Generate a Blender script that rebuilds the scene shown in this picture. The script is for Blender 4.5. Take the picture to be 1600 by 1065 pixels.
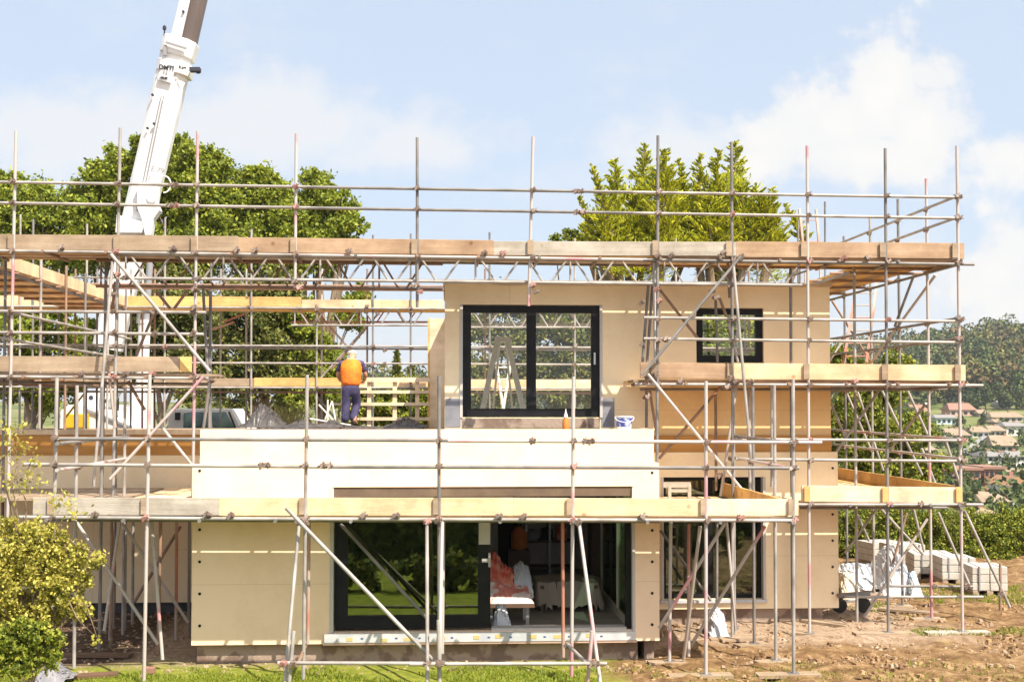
import bpy, math, random
import numpy as np
from mathutils import Vector, Matrix
random.seed(7); rng = np.random.default_rng(7)
R = math.radians
for o in list(bpy.data.objects): bpy.data.objects.remove(o)
SC = bpy.context.scene
COL = SC.collection
# ---------------------------------------------------------------- camera
CZ = 3.55; F = 1870.0; YAW = R(3.0); PIT = R(1.65)
cam = bpy.data.cameras.new('camera'); camo = bpy.data.objects.new('camera', cam); COL.objects.link(camo)
cam.sensor_width = 36; cam.lens = F/1600*36; cam.clip_start = .1; cam.clip_end = 6000
cam.shift_y = 54/1600
camo.location = (0, 0, CZ); camo.rotation_euler = (R(90)+PIT, 0, -YAW)
SC.camera = camo
CM = Matrix.Rotation(-YAW, 3, 'Z') @ Matrix.Rotation(R(90)+PIT, 3, 'X')
# ---------------------------------------------------------------- sun and sky
SUNV = Vector((.80, -1.0, 1.70)).normalized()
el = math.asin(SUNV.z); az = math.atan2(SUNV.x, SUNV.y)
sun = bpy.data.lights.new('sun', 'SUN'); suno = bpy.data.objects.new('sun', sun); COL.objects.link(suno)
sun.energy = 3.9; sun.angle = R(.5); sun.color = (1, .90, .74)
suno.rotation_euler = (-SUNV).to_track_quat('-Z', 'Y').to_euler(); suno.location = (20, -20, 40)
SC.view_settings.view_transform = 'Standard'; SC.view_settings.look = 'None'
SC.view_settings.gamma = 1; SC.view_settings.exposure = 1.2
def ray(px, py):
    return CM @ Vector(((px-800)/F, -(py-532.5-54)/F, -1))
def P(px, py, Y):
    d = ray(px, py); t = Y/d.y; return Vector((d.x*t, Y, CZ+d.z*t))
def PXp(px, py, X):
    d = ray(px, py); t = X/d.x; return Vector((X, d.y*t, CZ+d.z*t))
def Xat(px, Y, py=640): return P(px, py, Y).x
def Zat(py, Y, px=800): return P(px, py, Y).z
W = bpy.data.worlds.new('World'); SC.world = W; W.use_nodes = True
def sky():
    nt = W.node_tree; nt.nodes.clear(); N = nt.nodes.new; L = nt.links.new
    def math_(op, a, b=None, c=None, clamp=False):
        n = N('ShaderNodeMath'); n.operation = op; n.use_clamp = clamp
        for i, v in enumerate((a, b, c)):
            if v is None: continue
            if isinstance(v, (int, float)): n.inputs[i].default_value = v
            else: L(v, n.inputs[i])
        return n.outputs[0]
    out = N('ShaderNodeOutputWorld'); bg = N('ShaderNodeBackground'); L(bg.outputs[0], out.inputs[0])
    st = N('ShaderNodeTexSky'); st.sky_type = 'NISHITA'; st.sun_disc = False
    st.sun_elevation = el; st.sun_rotation = az; st.air_density = 1.0; st.dust_density = 1.6; st.ozone_density = 1.2
    tc = N('ShaderNodeTexCoord'); sp = N('ShaderNodeSeparateXYZ'); L(tc.outputs['Generated'], sp.inputs[0])
    yy = math_('MAXIMUM', sp.outputs[1], .02)
    u = math_('DIVIDE', sp.outputs[0], yy); v = math_('DIVIDE', sp.outputs[2], yy)
    cb = N('ShaderNodeCombineXYZ'); L(u, cb.inputs[0]); L(v, cb.inputs[1])
    def noise(sc, det, vec, rough=.55, loc=(0, 0, 0), scl=(1, 1, 1)):
        mp = N('ShaderNodeMapping'); mp.inputs['Location'].default_value = loc; mp.inputs['Scale'].default_value = scl
        L(vec, mp.inputs[0])
        n = N('ShaderNodeTexNoise'); n.inputs['Scale'].default_value = sc; n.inputs['Detail'].default_value = det
        n.inputs['Roughness'].default_value = rough; L(mp.outputs[0], n.inputs['Vector']); return n.outputs[0]
    n1 = noise(9, 8, cb.outputs[0], .6)
    n1b = noise(26, 6, cb.outputs[0], .6, (3, 1, 0))
    wob = math_('ADD', math_('MULTIPLY', math_('SUBTRACT', n1, .5), 2.1), math_('MULTIPLY', math_('SUBTRACT', n1b, .5), 1.3))
    def blob(px, py, rx, ry):
        d = ray(px, py); u0, v0 = d.x/d.y, d.z/d.y
        a = math_('DIVIDE', math_('SUBTRACT', u, u0), rx/F); b = math_('DIVIDE', math_('SUBTRACT', v, v0), ry/F)
        return math_('SUBTRACT', 1, math_('SQRT', math_('ADD', math_('MULTIPLY', a, a), math_('MULTIPLY', b, b))))
    m = None
    for bl in ((1390, 150, 130, 120), (1300, 190, 150, 90), (1450, 190, 105, 140), (1235, 200, 110, 70), (1350, 250, 240, 60), (1450, 120, 80, 60), (1580, 430, 150, 110), (1610, 250, 120, 60)):
        b = blob(*bl); m = b if m is None else math_('MAXIMUM', m, b)
    cum = math_('ADD', m, wob)
    mr = N('ShaderNodeMapRange'); mr.interpolation_type = 'SMOOTHSTEP'; L(cum, mr.inputs[0]); mr.inputs[1].default_value = -.02; mr.inputs[2].default_value = .48
    cmask = mr.outputs[0]
    mv = None
    for bl in ((90, 200, 420, 110), (400, 195, 330, 95), (640, 215, 200, 80), (1080, 230, 200, 60)):
        b = blob(*bl); mv = b if mv is None else math_('MAXIMUM', mv, b)
    mv = math_('MULTIPLY', math_('MAXIMUM', math_('ADD', mv, math_('MULTIPLY', wob, .55)), 0), .45)
    # soft veils
    n2 = noise(3.2, 6, cb.outputs[0], .55, (1.3, .4, 0), (1, 2.6, 1))
    low = math_('ADD', math_('MULTIPLY', math_('SUBTRACT', .30, v), .8), math_('MULTIPLY', wob, .22))
    veil = N('ShaderNodeMapRange'); veil.interpolation_type = 'SMOOTHSTEP'
    L(math_('ADD', math_('ADD', n2, low), mv), veil.inputs[0]); veil.inputs[1].default_value = .50; veil.inputs[2].default_value = .95
    skc = N('ShaderNodeMix'); skc.data_type = 'RGBA'; skc.inputs['Factor'].default_value = .78
    # clear sky, paled by thin high cloud
    mul = N('ShaderNodeVectorMath'); mul.operation = 'SCALE'; L(st.outputs[0], mul.inputs[0]); mul.inputs[3].default_value = 1.0
    L(mul.outputs[0], skc.inputs['A']); skc.inputs['B'].default_value = (3.05, 3.45, 4.05, 1)
    mx1 = N('ShaderNodeMix'); mx1.data_type = 'RGBA'; L(skc.outputs['Result'], mx1.inputs['A'])
    mx1.inputs['B'].default_value = (3.95, 4.0, 4.1, 1)
    L(math_('MULTIPLY', veil.outputs[0], .85), mx1.inputs['Factor'])
    cc = N('ShaderNodeMix'); cc.data_type = 'RGBA'; cc.inputs['A'].default_value = (3.6, 3.7, 3.92, 1); cc.inputs['B'].default_value = (4.6, 4.45, 4.2, 1)
    L(math_('MULTIPLY', math_('ADD', n1, math_('MULTIPLY', cum, .3)), 1.0, None, True), cc.inputs['Factor'])
    mx2 = N('ShaderNodeMix'); mx2.data_type = 'RGBA'; L(mx1.outputs['Result'], mx2.inputs['A']); L(cc.outputs['Result'], mx2.inputs['B'])
    L(math_('MULTIPLY', cmask, .9), mx2.inputs['Factor'])
    # extra glow added round the sun behind the camera, warm fill for shaded walls
    dp = N('ShaderNodeVectorMath'); dp.operation = 'DOT_PRODUCT'; L(tc.outputs['Generated'], dp.inputs[0]); dp.inputs[1].default_value = SUNV
    gl = math_('POWER', math_('MAXIMUM', dp.outputs['Value'], 0), 1.6)
    gc = N('ShaderNodeVectorMath'); gc.operation = 'SCALE'; gc.inputs[0].default_value = (4.6, 4.1, 3.2); L(gl, gc.inputs[3])
    ad = N('ShaderNodeVectorMath'); ad.operation = 'ADD'; L(mx2.outputs['Result'], ad.inputs[0]); L(gc.outputs[0], ad.inputs[1])
    L(ad.outputs[0], bg.inputs[0]); bg.inputs[1].default_value = 0.1
sky()
# ---------------------------------------------------------------- materials
MATS = {}
def mat(name, col, rough=.7, col2=None, scale=3., stretch=(1, 1, 1), bump=0., bscale=None, metal=0., spec=.4, detail=5, lo=.35, hi=.65, col3=None, transl=0., island=False, w=None):
    m = bpy.data.materials.new(name); m.use_nodes = True; nt = m.node_tree; N = nt.nodes.new; L = nt.links.new
    b = nt.nodes['Principled BSDF']; b.inputs['Roughness'].default_value = rough; b.inputs['Metallic'].default_value = metal
    b.inputs['Specular IOR Level'].default_value = spec
    b.inputs['Base Color'].default_value = (*col, 1)
    tc = N('ShaderNodeTexCoord'); mp = N('ShaderNodeMapping'); mp.inputs['Scale'].default_value = stretch; L(tc.outputs['Object'], mp.inputs[0])
    csock = None
    if col2:
        r = N('ShaderNodeValToRGB'); r.color_ramp.elements[0].position = lo; r.color_ramp.elements[1].position = hi
        r.color_ramp.elements[0].color = (*col, 1); r.color_ramp.elements[1].color = (*col2, 1)
        if col3:
            e = r.color_ramp.elements.new((lo+hi)/2); e.color = (*col3, 1)
        if island:
            g = N('ShaderNodeNewGeometry'); L(g.outputs['Random Per Island'], r.inputs[0])
        else:
            n = N('ShaderNodeTexNoise'); n.inputs['Scale'].default_value = scale; n.inputs['Detail'].default_value = detail; L(mp.outputs[0], n.inputs['Vector'])
            L(n.outputs[0], r.inputs[0])
        csock = r.outputs[0]; L(csock, b.inputs['Base Color'])
    if bump:
        n2 = N('ShaderNodeTexNoise'); n2.inputs['Scale'].default_value = bscale or scale*6; n2.inputs['Detail'].default_value = 4; L(mp.outputs[0], n2.inputs['Vector'])
        bp = N('ShaderNodeBump'); bp.inputs['Strength'].default_value = bump; bp.inputs['Distance'].default_value = .02; L(n2.outputs[0], bp.inputs['Height']); L(bp.outputs[0], b.inputs['Normal'])
    if transl:
        out = nt.nodes['Material Output']; t = N('ShaderNodeBsdfTranslucent'); t.inputs[0].default_value = (*[min(1, c*1.5) for c in (col2 or col)], 1)
        if csock: L(csock, t.inputs[0])
        ms = N('ShaderNodeMixShader'); ms.inputs[0].default_value = transl; L(b.outputs[0], ms.inputs[1]); L(t.outputs[0], ms.inputs[2]); L(ms.outputs[0], out.inputs[0])
    MATS[name] = m; return m
def glass(name, tint, refl, rcol=(1, 1, 1)):
    m = bpy.data.materials.new(name); m.use_nodes = True; nt = m.node_tree; N = nt.nodes.new; L = nt.links.new
    nt.nodes.remove(nt.nodes['Principled BSDF']); out = nt.nodes['Material Output']
    t = N('ShaderNodeBsdfTransparent'); t.inputs[0].default_value = (*tint, 1); g = N('ShaderNodeBsdfGlossy'); g.inputs['Roughness'].default_value = .01; g.inputs[0].default_value = (*rcol, 1)
    ms = N('ShaderNodeMixShader'); ms.inputs[0].default_value = refl; L(t.outputs[0], ms.inputs[1]); L(g.outputs[0], ms.inputs[2]); L(ms.outputs[0], out.inputs[0])
    MATS[name] = m; return m
def mat_wood(name, a, b, knots=True):
    m = mat(name, a, .75, b, 2.2, (.35, 6, 6), .25, 20, lo=.3, hi=.7)
    nt = m.node_tree; N = nt.nodes.new; L = nt.links.new
    tc = N('ShaderNodeTexCoord'); n = N('ShaderNodeTexNoise'); n.inputs['Scale'].default_value = 1.1; n.inputs['Detail'].default_value = 8; n.inputs['Roughness'].default_value = .7
    L(tc.outputs['Object'], n.inputs['Vector'])
    r = N('ShaderNodeValToRGB'); r.color_ramp.elements[0].position = .35; r.color_ramp.elements[1].position = .6
    r.color_ramp.elements[0].color = (.62, .58, .55, 1); r.color_ramp.elements[1].color = (1, 1, 1, 1); L(n.outputs[0], r.inputs[0])
    vo = N('ShaderNodeTexVoronoi'); vo.inputs['Scale'].default_value = 2.6; L(tc.outputs['Object'], vo.inputs['Vector'])
    r2 = N('ShaderNodeValToRGB'); r2.color_ramp.elements[0].position = .05; r2.color_ramp.elements[1].position = .11
    r2.color_ramp.elements[0].color = (.55, .42, .3, 1); r2.color_ramp.elements[1].color = (1, 1, 1, 1); L(vo.outputs['Distance'], r2.inputs[0])
    b_ = nt.nodes['Principled BSDF']; src = b_.inputs['Base Color'].links[0].from_socket
    mx = N('ShaderNodeMix'); mx.data_type = 'RGBA'; mx.blend_type = 'MULTIPLY'; mx.inputs['Factor'].default_value = 1; L(src, mx.inputs['A']); L(r.outputs[0], mx.inputs['B'])
    mx2 = N('ShaderNodeMix'); mx2.data_type = 'RGBA'; mx2.blend_type = 'MULTIPLY'; mx2.inputs['Factor'].default_value = .8 if knots else 0; L(mx.outputs['Result'], mx2.inputs['A']); L(r2.outputs[0], mx2.inputs['B'])
    L(mx2.outputs['Result'], b_.inputs['Base Color'])
    return m
def mat_panel(name, a, b, sx, sz, seam=.75):
    """sheathing board with thin joints between the sheets"""
    m = mat(name, a, .85, b, 1.2, (1, 1, 1), .06, 40, spec=.2, lo=.25, hi=.75, detail=9)
    nt = m.node_tree; N = nt.nodes.new; L = nt.links.new
    tc = N('ShaderNodeTexCoord'); s = N('ShaderNodeSeparateXYZ'); L(tc.outputs['Object'], s.inputs[0])
    def mm(op, x, y):
        n = N('ShaderNodeMath'); n.operation = op
        for i, v in enumerate((x, y)):
            if isinstance(v, (int, float)): n.inputs[i].default_value = v
            else: L(v, n.inputs[i])
        return n.outputs[0]
    def seamv(c, per, off):
        f = mm('FRACT', mm('DIVIDE', mm('ADD', c, off), per), 0); return mm('LESS_THAN', f, .007/per)
    sm = mm('MAXIMUM', seamv(s.outputs[0], sx, 40.3), seamv(s.outputs[2], sz, 40.37))
    b_ = nt.nodes['Principled BSDF']; src = b_.inputs['Base Color'].links[0].from_socket
    # faint dirt
    n = N('ShaderNodeTexNoise'); n.inputs['Scale'].default_value = .7; n.inputs['Detail'].default_value = 10; n.inputs['Roughness'].default_value = .75; L(tc.outputs['Object'], n.inputs['Vector'])
    r = N('ShaderNodeValToRGB'); r.color_ramp.elements[0].position = .32; r.color_ramp.elements[1].position = .55
    r.color_ramp.elements[0].color = (.86, .83, .79, 1); r.color_ramp.elements[1].color = (1, 1, 1, 1); L(n.outputs[0], r.inputs[0])
    mx = N('ShaderNodeMix'); mx.data_type = 'RGBA'; mx.blend_type = 'MULTIPLY'; mx.inputs['Factor'].default_value = 1; L(src, mx.inputs['A']); L(r.outputs[0], mx.inputs['B'])
    mx2 = N('ShaderNodeMix'); mx2.data_type = 'RGBA'; L(mm('MULTIPLY', sm, seam), mx2.inputs['Factor']); L(mx.outputs['Result'], mx2.inputs['A']); mx2.inputs['B'].default_value = (.22, .15, .08, 1)
    L(mx2.outputs['Result'], b_.inputs['Base Color'])
    return m
mat('tube_galv', (.40, .375, .36), .5, (.23, .21, .20), 3, (1, 1, 1), .1, 30, spec=.5)
mat('tube_grey', (.23, .215, .21), .55, (.13, .125, .125), 3, spec=.5)
mat('tube_pink', (.44, .40, .39), .5, (.50, .24, .27), 1.1, lo=.56, hi=.63, spec=.5)
mat('tube_red', (.40, .17, .12), .6, (.40, .34, .30), 1.0, lo=.44, hi=.56, spec=.4)
mat('tube_rust', (.33, .20, .14), .7, (.20, .14, .11), 5)
mat('tube_yellow', (.70, .50, .04), .6, (.55, .40, .08), 5)
mat('coupler_steel', (.13, .085, .07), .6, (.28, .22, .19), 14, spec=.5, metal=.3)
mat('coupler_pink', (.42, .18, .16), .6, (.25, .16, .14), 14, spec=.5)
mat_wood('wood_new', (.84, .625, .41), (.78, .55, .33))
mat_wood('wood_orange', (.76, .50, .20), (.68, .42, .15))
mat_wood('wood_old', (.46, .35, .25), (.33, .25, .175))
mat_wood('wood_pink', (.50, .35, .235), (.37, .245, .155))
mat_wood('wood_grey', (.52, .48, .42), (.38, .34, .29))
mat_wood('wood_clean', (.87, .71, .53), (.83, .65, .45), False)
mat_panel('sheathing', (.91, .755, .535), (.88, .72, .49), 2.4, 2.44, .3)
mat_panel('sheathing_bounce', (.86, .61, .32), (.82, .56, .27), 2.4, 2.44, .3)
mat_panel('sheathing_bay', (.92, .72, .545), (.90, .69, .50), 2.4, 2.44, .3)
mat('band_timber', (.52, .27, .08), .8, (.42, .20, .05), 2, (.4, 4, 4))
mat('membrane_grey', (.18, .18, .21), .6, (.25, .25, .28), 6)
mat('membrane_black', (.045, .043, .045), .42, (.09, .08, .08), 5, bump=.6, bscale=14)
mat('frame_dark', (.010, .010, .012), .5, (.016, .016, .018), 5, spec=.15)
mat('frame_liner', (.50, .48, .47), .6)
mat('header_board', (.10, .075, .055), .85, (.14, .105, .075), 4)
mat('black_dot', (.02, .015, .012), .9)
mat('blockwork', (.20, .14, .11), .95, (.34, .26, .21), 3.0, bump=.6, lo=.45, hi=.52)
mat('sill_metal', (.45, .47, .52), .4, (.60, .60, .62), 4)
mat('tape_yellow', (.55, .43, .18), .6); mat('mark_blue', (.05, .09, .30), .6); mat('trim_pink', (.55, .38, .30), .7)
mat('plaster', (.74, .67, .59), .9, (.68, .60, .53), 2)
mat('concrete_floor', (.34, .30, .27), .8, (.44, .39, .35), 3, bump=.2)
mat('paint_white', (.74, .745, .75), .4, (.60, .60, .61), 1.6, spec=.4, lo=.4, hi=.75, detail=9)
mat('paint_white_dirty', (.62, .64, .67), .4, (.70, .71, .73), 2, spec=.5)
mat('boom_shaded', (.07, .055, .055), .35, (.13, .10, .09), .8, (1, 1, .2))
mat('ink', (.03, .03, .05), .6); mat('ink_grey', (.25, .25, .28), .6)
mat('yellow_paint', (.72, .45, .02), .5, (.60, .36, .02), 3)
mat('orange_paint', (.75, .20, .03), .6); mat('rubber', (.02, .02, .02), .8)
mat('steel', (.45, .45, .46), .35, metal=.6)
mat('aluminium', (.50, .54, .55), .5, (.62, .66, .66), 8, spec=.6); mat('ladder_white', (.72, .70, .66), .5)
mat('hivis', (.90, .24, .01), .7, (.66, .13, .01), 5, bump=1.0, bscale=7); mat('hivis_band', (.75, .62, .10), .5)
mat('navy', (.035, .032, .085), .85, (.075, .065, .15), 5, bump=1.0, bscale=8); mat('skin', (.50, .27, .17), .6); mat('hair', (.52, .45, .38), .8); mat('boot', (.03, .025, .02), .7)
mat('bucket_white', (.75, .76, .80), .4); mat('bucket_blue', (.05, .09, .38), .4, (.5, .55, .7), 10, lo=.5, hi=.6); mat('bottle_orange', (.75, .20, .04), .4)
mat('block_grey', (.43, .40, .37), .9, (.54, .52, .48), 4, bump=.3); mat('wrap_white', (.62, .64, .68), .35, (.48, .52, .60), 4, bump=.8, bscale=7, spec=.6)
mat('wrap_blue', (.42, .55, .70), .4, (.7, .75, .8), 4, bump=.5)
mat('sheet_grey', (.44, .37, .31), .8, (.50, .43, .36), 3, bump=.6, bscale=6); mat('cloth_red', (.70, .09, .05), .8, (.80, .35, .26), 7, bump=.6); mat('cloth_pale', (.85, .72, .68), .8, (.75, .25, .20), 5, lo=.5, hi=.56, bump=.5)
mat('dark_wood', (.16, .09, .06), .6, (.13, .08, .05), 4); mat('insulation', (.75, .68, .55), .6)
mat('bark', (.16, .11, .07), .9, (.26, .20, .14), 6, (1, 1, .3), .8, 20)
mat('leaf_tree', (.09, .13, .016), .55, (.42, .44, .055), col3=(.25, .31, .035), island=True, lo=0, hi=1, transl=.35, spec=.35)
mat('leaf_dark', (.045, .07, .015), .6, (.36, .33, .09), col3=(.15, .18, .04), island=True, lo=0, hi=1, transl=.3, spec=.3)
mat('leaf_conifer', (.05, .08, .012), .6, (.80, .75, .05), col3=(.42, .46, .035), island=True, lo=0, hi=1, transl=.32, spec=.2)
mat('leaf_bush', (.11, .12, .018), .5, (.72, .62, .16), col3=(.46, .43, .075), island=True, lo=0, hi=1, transl=.35, spec=.35)
mat('leaf_hedge', (.05, .08, .012), .55, (.42, .42, .06), col3=(.20, .25, .03), island=True, lo=0, hi=1, transl=.3, spec=.3)
mat('leaf_olive', (.07, .075, .022), .8, (.22, .20, .07), col3=(.12, .125, .04), island=True, lo=0, hi=1, spec=.1)
mat('leaf_russet', (.07, .05, .025), .8, (.24, .17, .08), col3=(.14, .105, .05), island=True, lo=0, hi=1, spec=.1)
mat('leaf_far', (.025, .045, .022), .8, (.16, .18, .06), col3=(.07, .10, .04), island=True, lo=0, hi=1, spec=.1)
mat('reed', (.42, .36, .18), .7, (.25, .26, .08), island=True, lo=0, hi=1)
mat('grass_blade', (.12, .19, .015), .6, (.30, .33, .035), island=True, lo=0, hi=1, transl=.3)
mat('clod', (.15, .085, .04), .95, (.40, .26, .14), island=True, lo=0, hi=1)
mat('rubble', (.44, .33, .24), .95, (.26, .18, .12), island=True, lo=0, hi=1)
mat('render_cream', (.48, .44, .38), .8); mat('render_white', (.62, .61, .60), .8); mat('brick_red', (.27, .14, .105), .9, (.34, .19, .145), 1.5); mat('render_pink', (.55, .36, .29), .8); mat('render_blue', (.45, .58, .64), .8)
mat('roof_tan', (.24, .18, .13), .9, (.30, .225, .16), .8); mat('roof_orange', (.36, .20, .11), .9); mat('roof_grey', (.22, .21, .21), .9); mat('roof_red', (.26, .145, .11), .9)
mat('far_window', (.03, .035, .05), .2); mat('asphalt', (.20, .20, .21), .9, (.25, .25, .25), 1)
mat('glass_teal', (.03, .10, .13), .08, (.10, .22, .20), 4, spec=.8)
glass('glass_clear', (.97, .98, .97), .025); glass('glass_dark', (.30, .42, .34), .30, (.55, .62, .42)); glass('glass_side', (.6, .66, .6), .16, (.8, .9, .8))
# ---------------------------------------------------------------- mesh helpers
ORG = {}
class MB:
    def __init__(s): s.v = []; s.f = []
    def add(s, vs, fs):
        n = len(s.v); s.v += [tuple(v) for v in vs]; s.f += [tuple(i+n for i in f) for f in fs]; return s
    def box(s, a, b):
        x0, y0, z0 = [min(a[i], b[i]) for i in range(3)]; x1, y1, z1 = [max(a[i], b[i]) for i in range(3)]
        return s.add([(x0, y0, z0), (x1, y0, z0), (x1, y1, z0), (x0, y1, z0), (x0, y0, z1), (x1, y0, z1), (x1, y1, z1), (x0, y1, z1)],
                     [(0, 3, 2, 1), (4, 5, 6, 7), (0, 1, 5, 4), (1, 2, 6, 5), (2, 3, 7, 6), (3, 0, 4, 7)])
    def beam(s, a, b, w, h, up=(0, 0, 1)):
        a = Vector(a); b = Vector(b); d = (b-a).normalized(); u = Vector(up)
        if abs(d.dot(u)) > .98: u = Vector((0, 1, 0))
        sd = d.cross(u).normalized(); u = sd.cross(d)
        vs = [p+sd*(i*w/2)+u*(j*h/2) for p in (a, b) for i, j in ((-1, -1), (1, -1), (1, 1), (-1, 1))]
        return s.add(vs, [(3, 2, 1, 0), (4, 5, 6, 7), (0, 1, 5, 4), (1, 2, 6, 5), (2, 3, 7, 6), (3, 0, 4, 7)])
    def tube(s, a, b, r, r2=None, n=10, cap=True):
        a = Vector(a); b = Vector(b); r2 = r if r2 is None else r2; d = (b-a).normalized()
        u = d.orthogonal().normalized(); w = d.cross(u)
        vs = []
        for p, q in ((a, r), (b, r2)):
            for i in range(n):
                t = 2*math.pi*i/n; vs.append(p+u*(q*math.cos(t))+w*(q*math.sin(t)))
        fs = [(i, (i+1) % n, n+(i+1) % n, n+i) for i in range(n)]
        if cap: fs += [tuple(range(n-1, -1, -1)), tuple(range(n, 2*n))]
        return s.add(vs, fs)
    def poly(s, pts, y0, y1):
        """x,z outline extruded in y"""
        n = len(pts); vs = [(p[0], y0, p[1]) for p in pts]+[(p[0], y1, p[1]) for p in pts]
        return s.add(vs, [tuple(range(n-1, -1, -1)), tuple(range(n, 2*n))]+[(i, (i+1) % n, n+(i+1) % n, n+i) for i in range(n)])
    def lathe(s, c, prof, n=16):
        c = Vector(c); vs = []; fs = []
        for r, z in prof:
            for i in range(n):
                t = 2*math.pi*i/n; vs.append((c.x+r*math.cos(t), c.y+r*math.sin(t), c.z+z))
        for k in range(len(prof)-1):
            for i in range(n): fs.append((k*n+i, k*n+(i+1) % n, (k+1)*n+(i+1) % n, (k+1)*n+i))
        fs += [tuple(range(n-1, -1, -1)), tuple((len(prof)-1)*n+i for i in range(n))]
        return s.add(vs, fs)
    def build(s, name, m, parent=None, smooth=False, bevel=0):
        o0 = ORG.get(parent.name, Vector((0, 0, 0))) if parent else Vector((0, 0, 0))
        me = bpy.data.meshes.new(name); me.from_pydata([(x-o0.x, y-o0.y, z-o0.z) for x, y, z in s.v], [], s.f)
        me.materials.append(MATS[m] if isinstance(m, str) else m)
        if smooth: me.shade_smooth()
        me.validate(); o = bpy.data.objects.new(name, me); COL.objects.link(o)
        if parent: o.parent = parent
        ORG[o.name] = o0
        if smooth:
            try: me.set_sharp_from_angle(angle=R(50))
            except Exception: pass
        if bevel:
            b = o.modifiers.new('bevel', 'BEVEL'); b.width = bevel; b.segments = 2; b.limit_method = 'ANGLE'
        return o
def tag(o, label=None, cat=None, group=None, kind=None):
    if label: o['label'] = label
    if cat: o['category'] = cat
    if group: o['group'] = group
    if kind: o['kind'] = kind
    return o
def thing(name, label, cat, loc=(0, 0, 0), group=None):
    o = bpy.data.objects.new(name, None); COL.objects.link(o); o.location = loc; o.empty_display_size = .3
    ORG[o.name] = Vector(loc); return tag(o, label, cat, group)
def solo(o, label, cat, group=None, kind=None):
    """top-level single mesh: origin stays at world zero"""
    return tag(o, label, cat, group, kind)
def V3(a): return P(*a) if not isinstance(a, Vector) else a
# fast leaf cloud: many small rhombic leaves
def leaves(name, pts, size, m, parent=None, elong=1.7, dirs=None, droop=0.):
    n = len(pts); pts = np.asarray(pts, float)
    if dirs is None:
        t = rng.normal(size=(n, 3)); t[:, 2] -= droop
    else: t = np.asarray(dirs, float)+rng.normal(size=(n, 3))*.25
    t /= np.linalg.norm(t, axis=1)[:, None]+1e-9
    q = rng.normal(size=(n, 3)); b = np.cross(t, q); b /= np.linalg.norm(b, axis=1)[:, None]+1e-9
    sz = size*rng.uniform(.6, 1.35, n)[:, None]
    v = np.empty((n, 4, 3)); v[:, 0] = pts-t*sz*elong/2; v[:, 1] = pts+b*sz/2; v[:, 2] = pts+t*sz*elong/2; v[:, 3] = pts-b*sz/2
    o0 = ORG.get(parent.name, Vector((0, 0, 0))) if parent else Vector((0, 0, 0))
    v = v.reshape(-1, 3)-np.array(o0[:])
    me = bpy.data.meshes.new(name); me.vertices.add(n*4); me.vertices.foreach_set('co', v.ravel())
    me.loops.add(n*4); me.loops.foreach_set('vertex_index', np.arange(n*4, dtype=np.int32))
    me.polygons.add(n); me.polygons.foreach_set('loop_start', np.arange(0, n*4, 4, dtype=np.int32)); me.polygons.foreach_set('loop_total', np.full(n, 4, dtype=np.int32))
    me.update(calc_edges=True); me.materials.append(MATS[m])
    o = bpy.data.objects.new(name, me); COL.objects.link(o)
    if parent: o.parent = parent
    ORG[o.name] = o0; return o
def lobe_points(c, r, n, clumps=34, sq=(1, 1, 1), sig=.17, low=-.6):
    """leaf positions gathered in clumps over a lobe"""
    d = rng.normal(size=(clumps, 3)); d /= np.linalg.norm(d, axis=1)[:, None]; d[:, 2] = np.where(d[:, 2] < low, -d[:, 2], d[:, 2])
    rad = r*(rng.uniform(.35, 1.0, clumps)+(rng.uniform(0, 1, clumps) > .75)*rng.uniform(0, .32, clumps))[:, None]
    cc = np.array(c)+d*rad*np.array(sq)
    k = rng.integers(0, clumps, n); sc = (rng.uniform(.45, 1.45, clumps)*np.where(rad[:, 0] > r, .6, 1))[k][:, None]
    return cc[k]+rng.normal(size=(n, 3))*r*sig*sc
# ---------------------------------------------------------------- ground
def smooth(t): t = np.clip(t, 0, 1); return t*t*(3-2*t)
PROF_Y = [-80, 31, 36, 45, 60, 95, 130, 180, 250, 330, 420, 520, 580, 700, 1200]
PROF_Z = [0, 0, -.6, -3.2, -6, -8.6, -8.2, -6.3, -3.4, 3.4, 14.5, 26.5, 29, 18, 0]
def hgt(x, y):
    x = np.asarray(x, float); y = np.asarray(y, float)
    z = np.interp(y, PROF_Y, PROF_Z)
    z = z+np.where(y > 45, np.sin(x*.03+1)*.8*smooth((y-45)/80)+np.sin(x*.011+y*.006)*2*smooth((y-200)/200), 0)
    z = np.where((z > 0) & (y > 100), z*(.30+.70*smooth((x/np.maximum(y, 1)-.16)/.12))*(1+np.clip(x/np.maximum(y, 1)-.40, -.08, .2)*2.4), z)
    rise = 1.5*smooth((y-26.9)/1.5)*smooth((6.4-x)/1.2)*smooth((60-y)/18)
    far = smooth((6-x)/10)*np.where(y > 31, -np.interp(y, PROF_Y, PROF_Z)*smooth((70-y)/25), 0)
    return z+rise+far
def hgt1(x, y): return float(hgt(x, y))
def on_ground(px, py, y0=20, y1=1000):
    d = ray(px, py); t = y0/d.y
    while t*d.y < y1:
        if CZ+d.z*t <= hgt1(d.x*t, d.y*t): break
        t *= 1.002
    return Vector((d.x*t, d.y*t, hgt1(d.x*t, d.y*t)))
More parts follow.
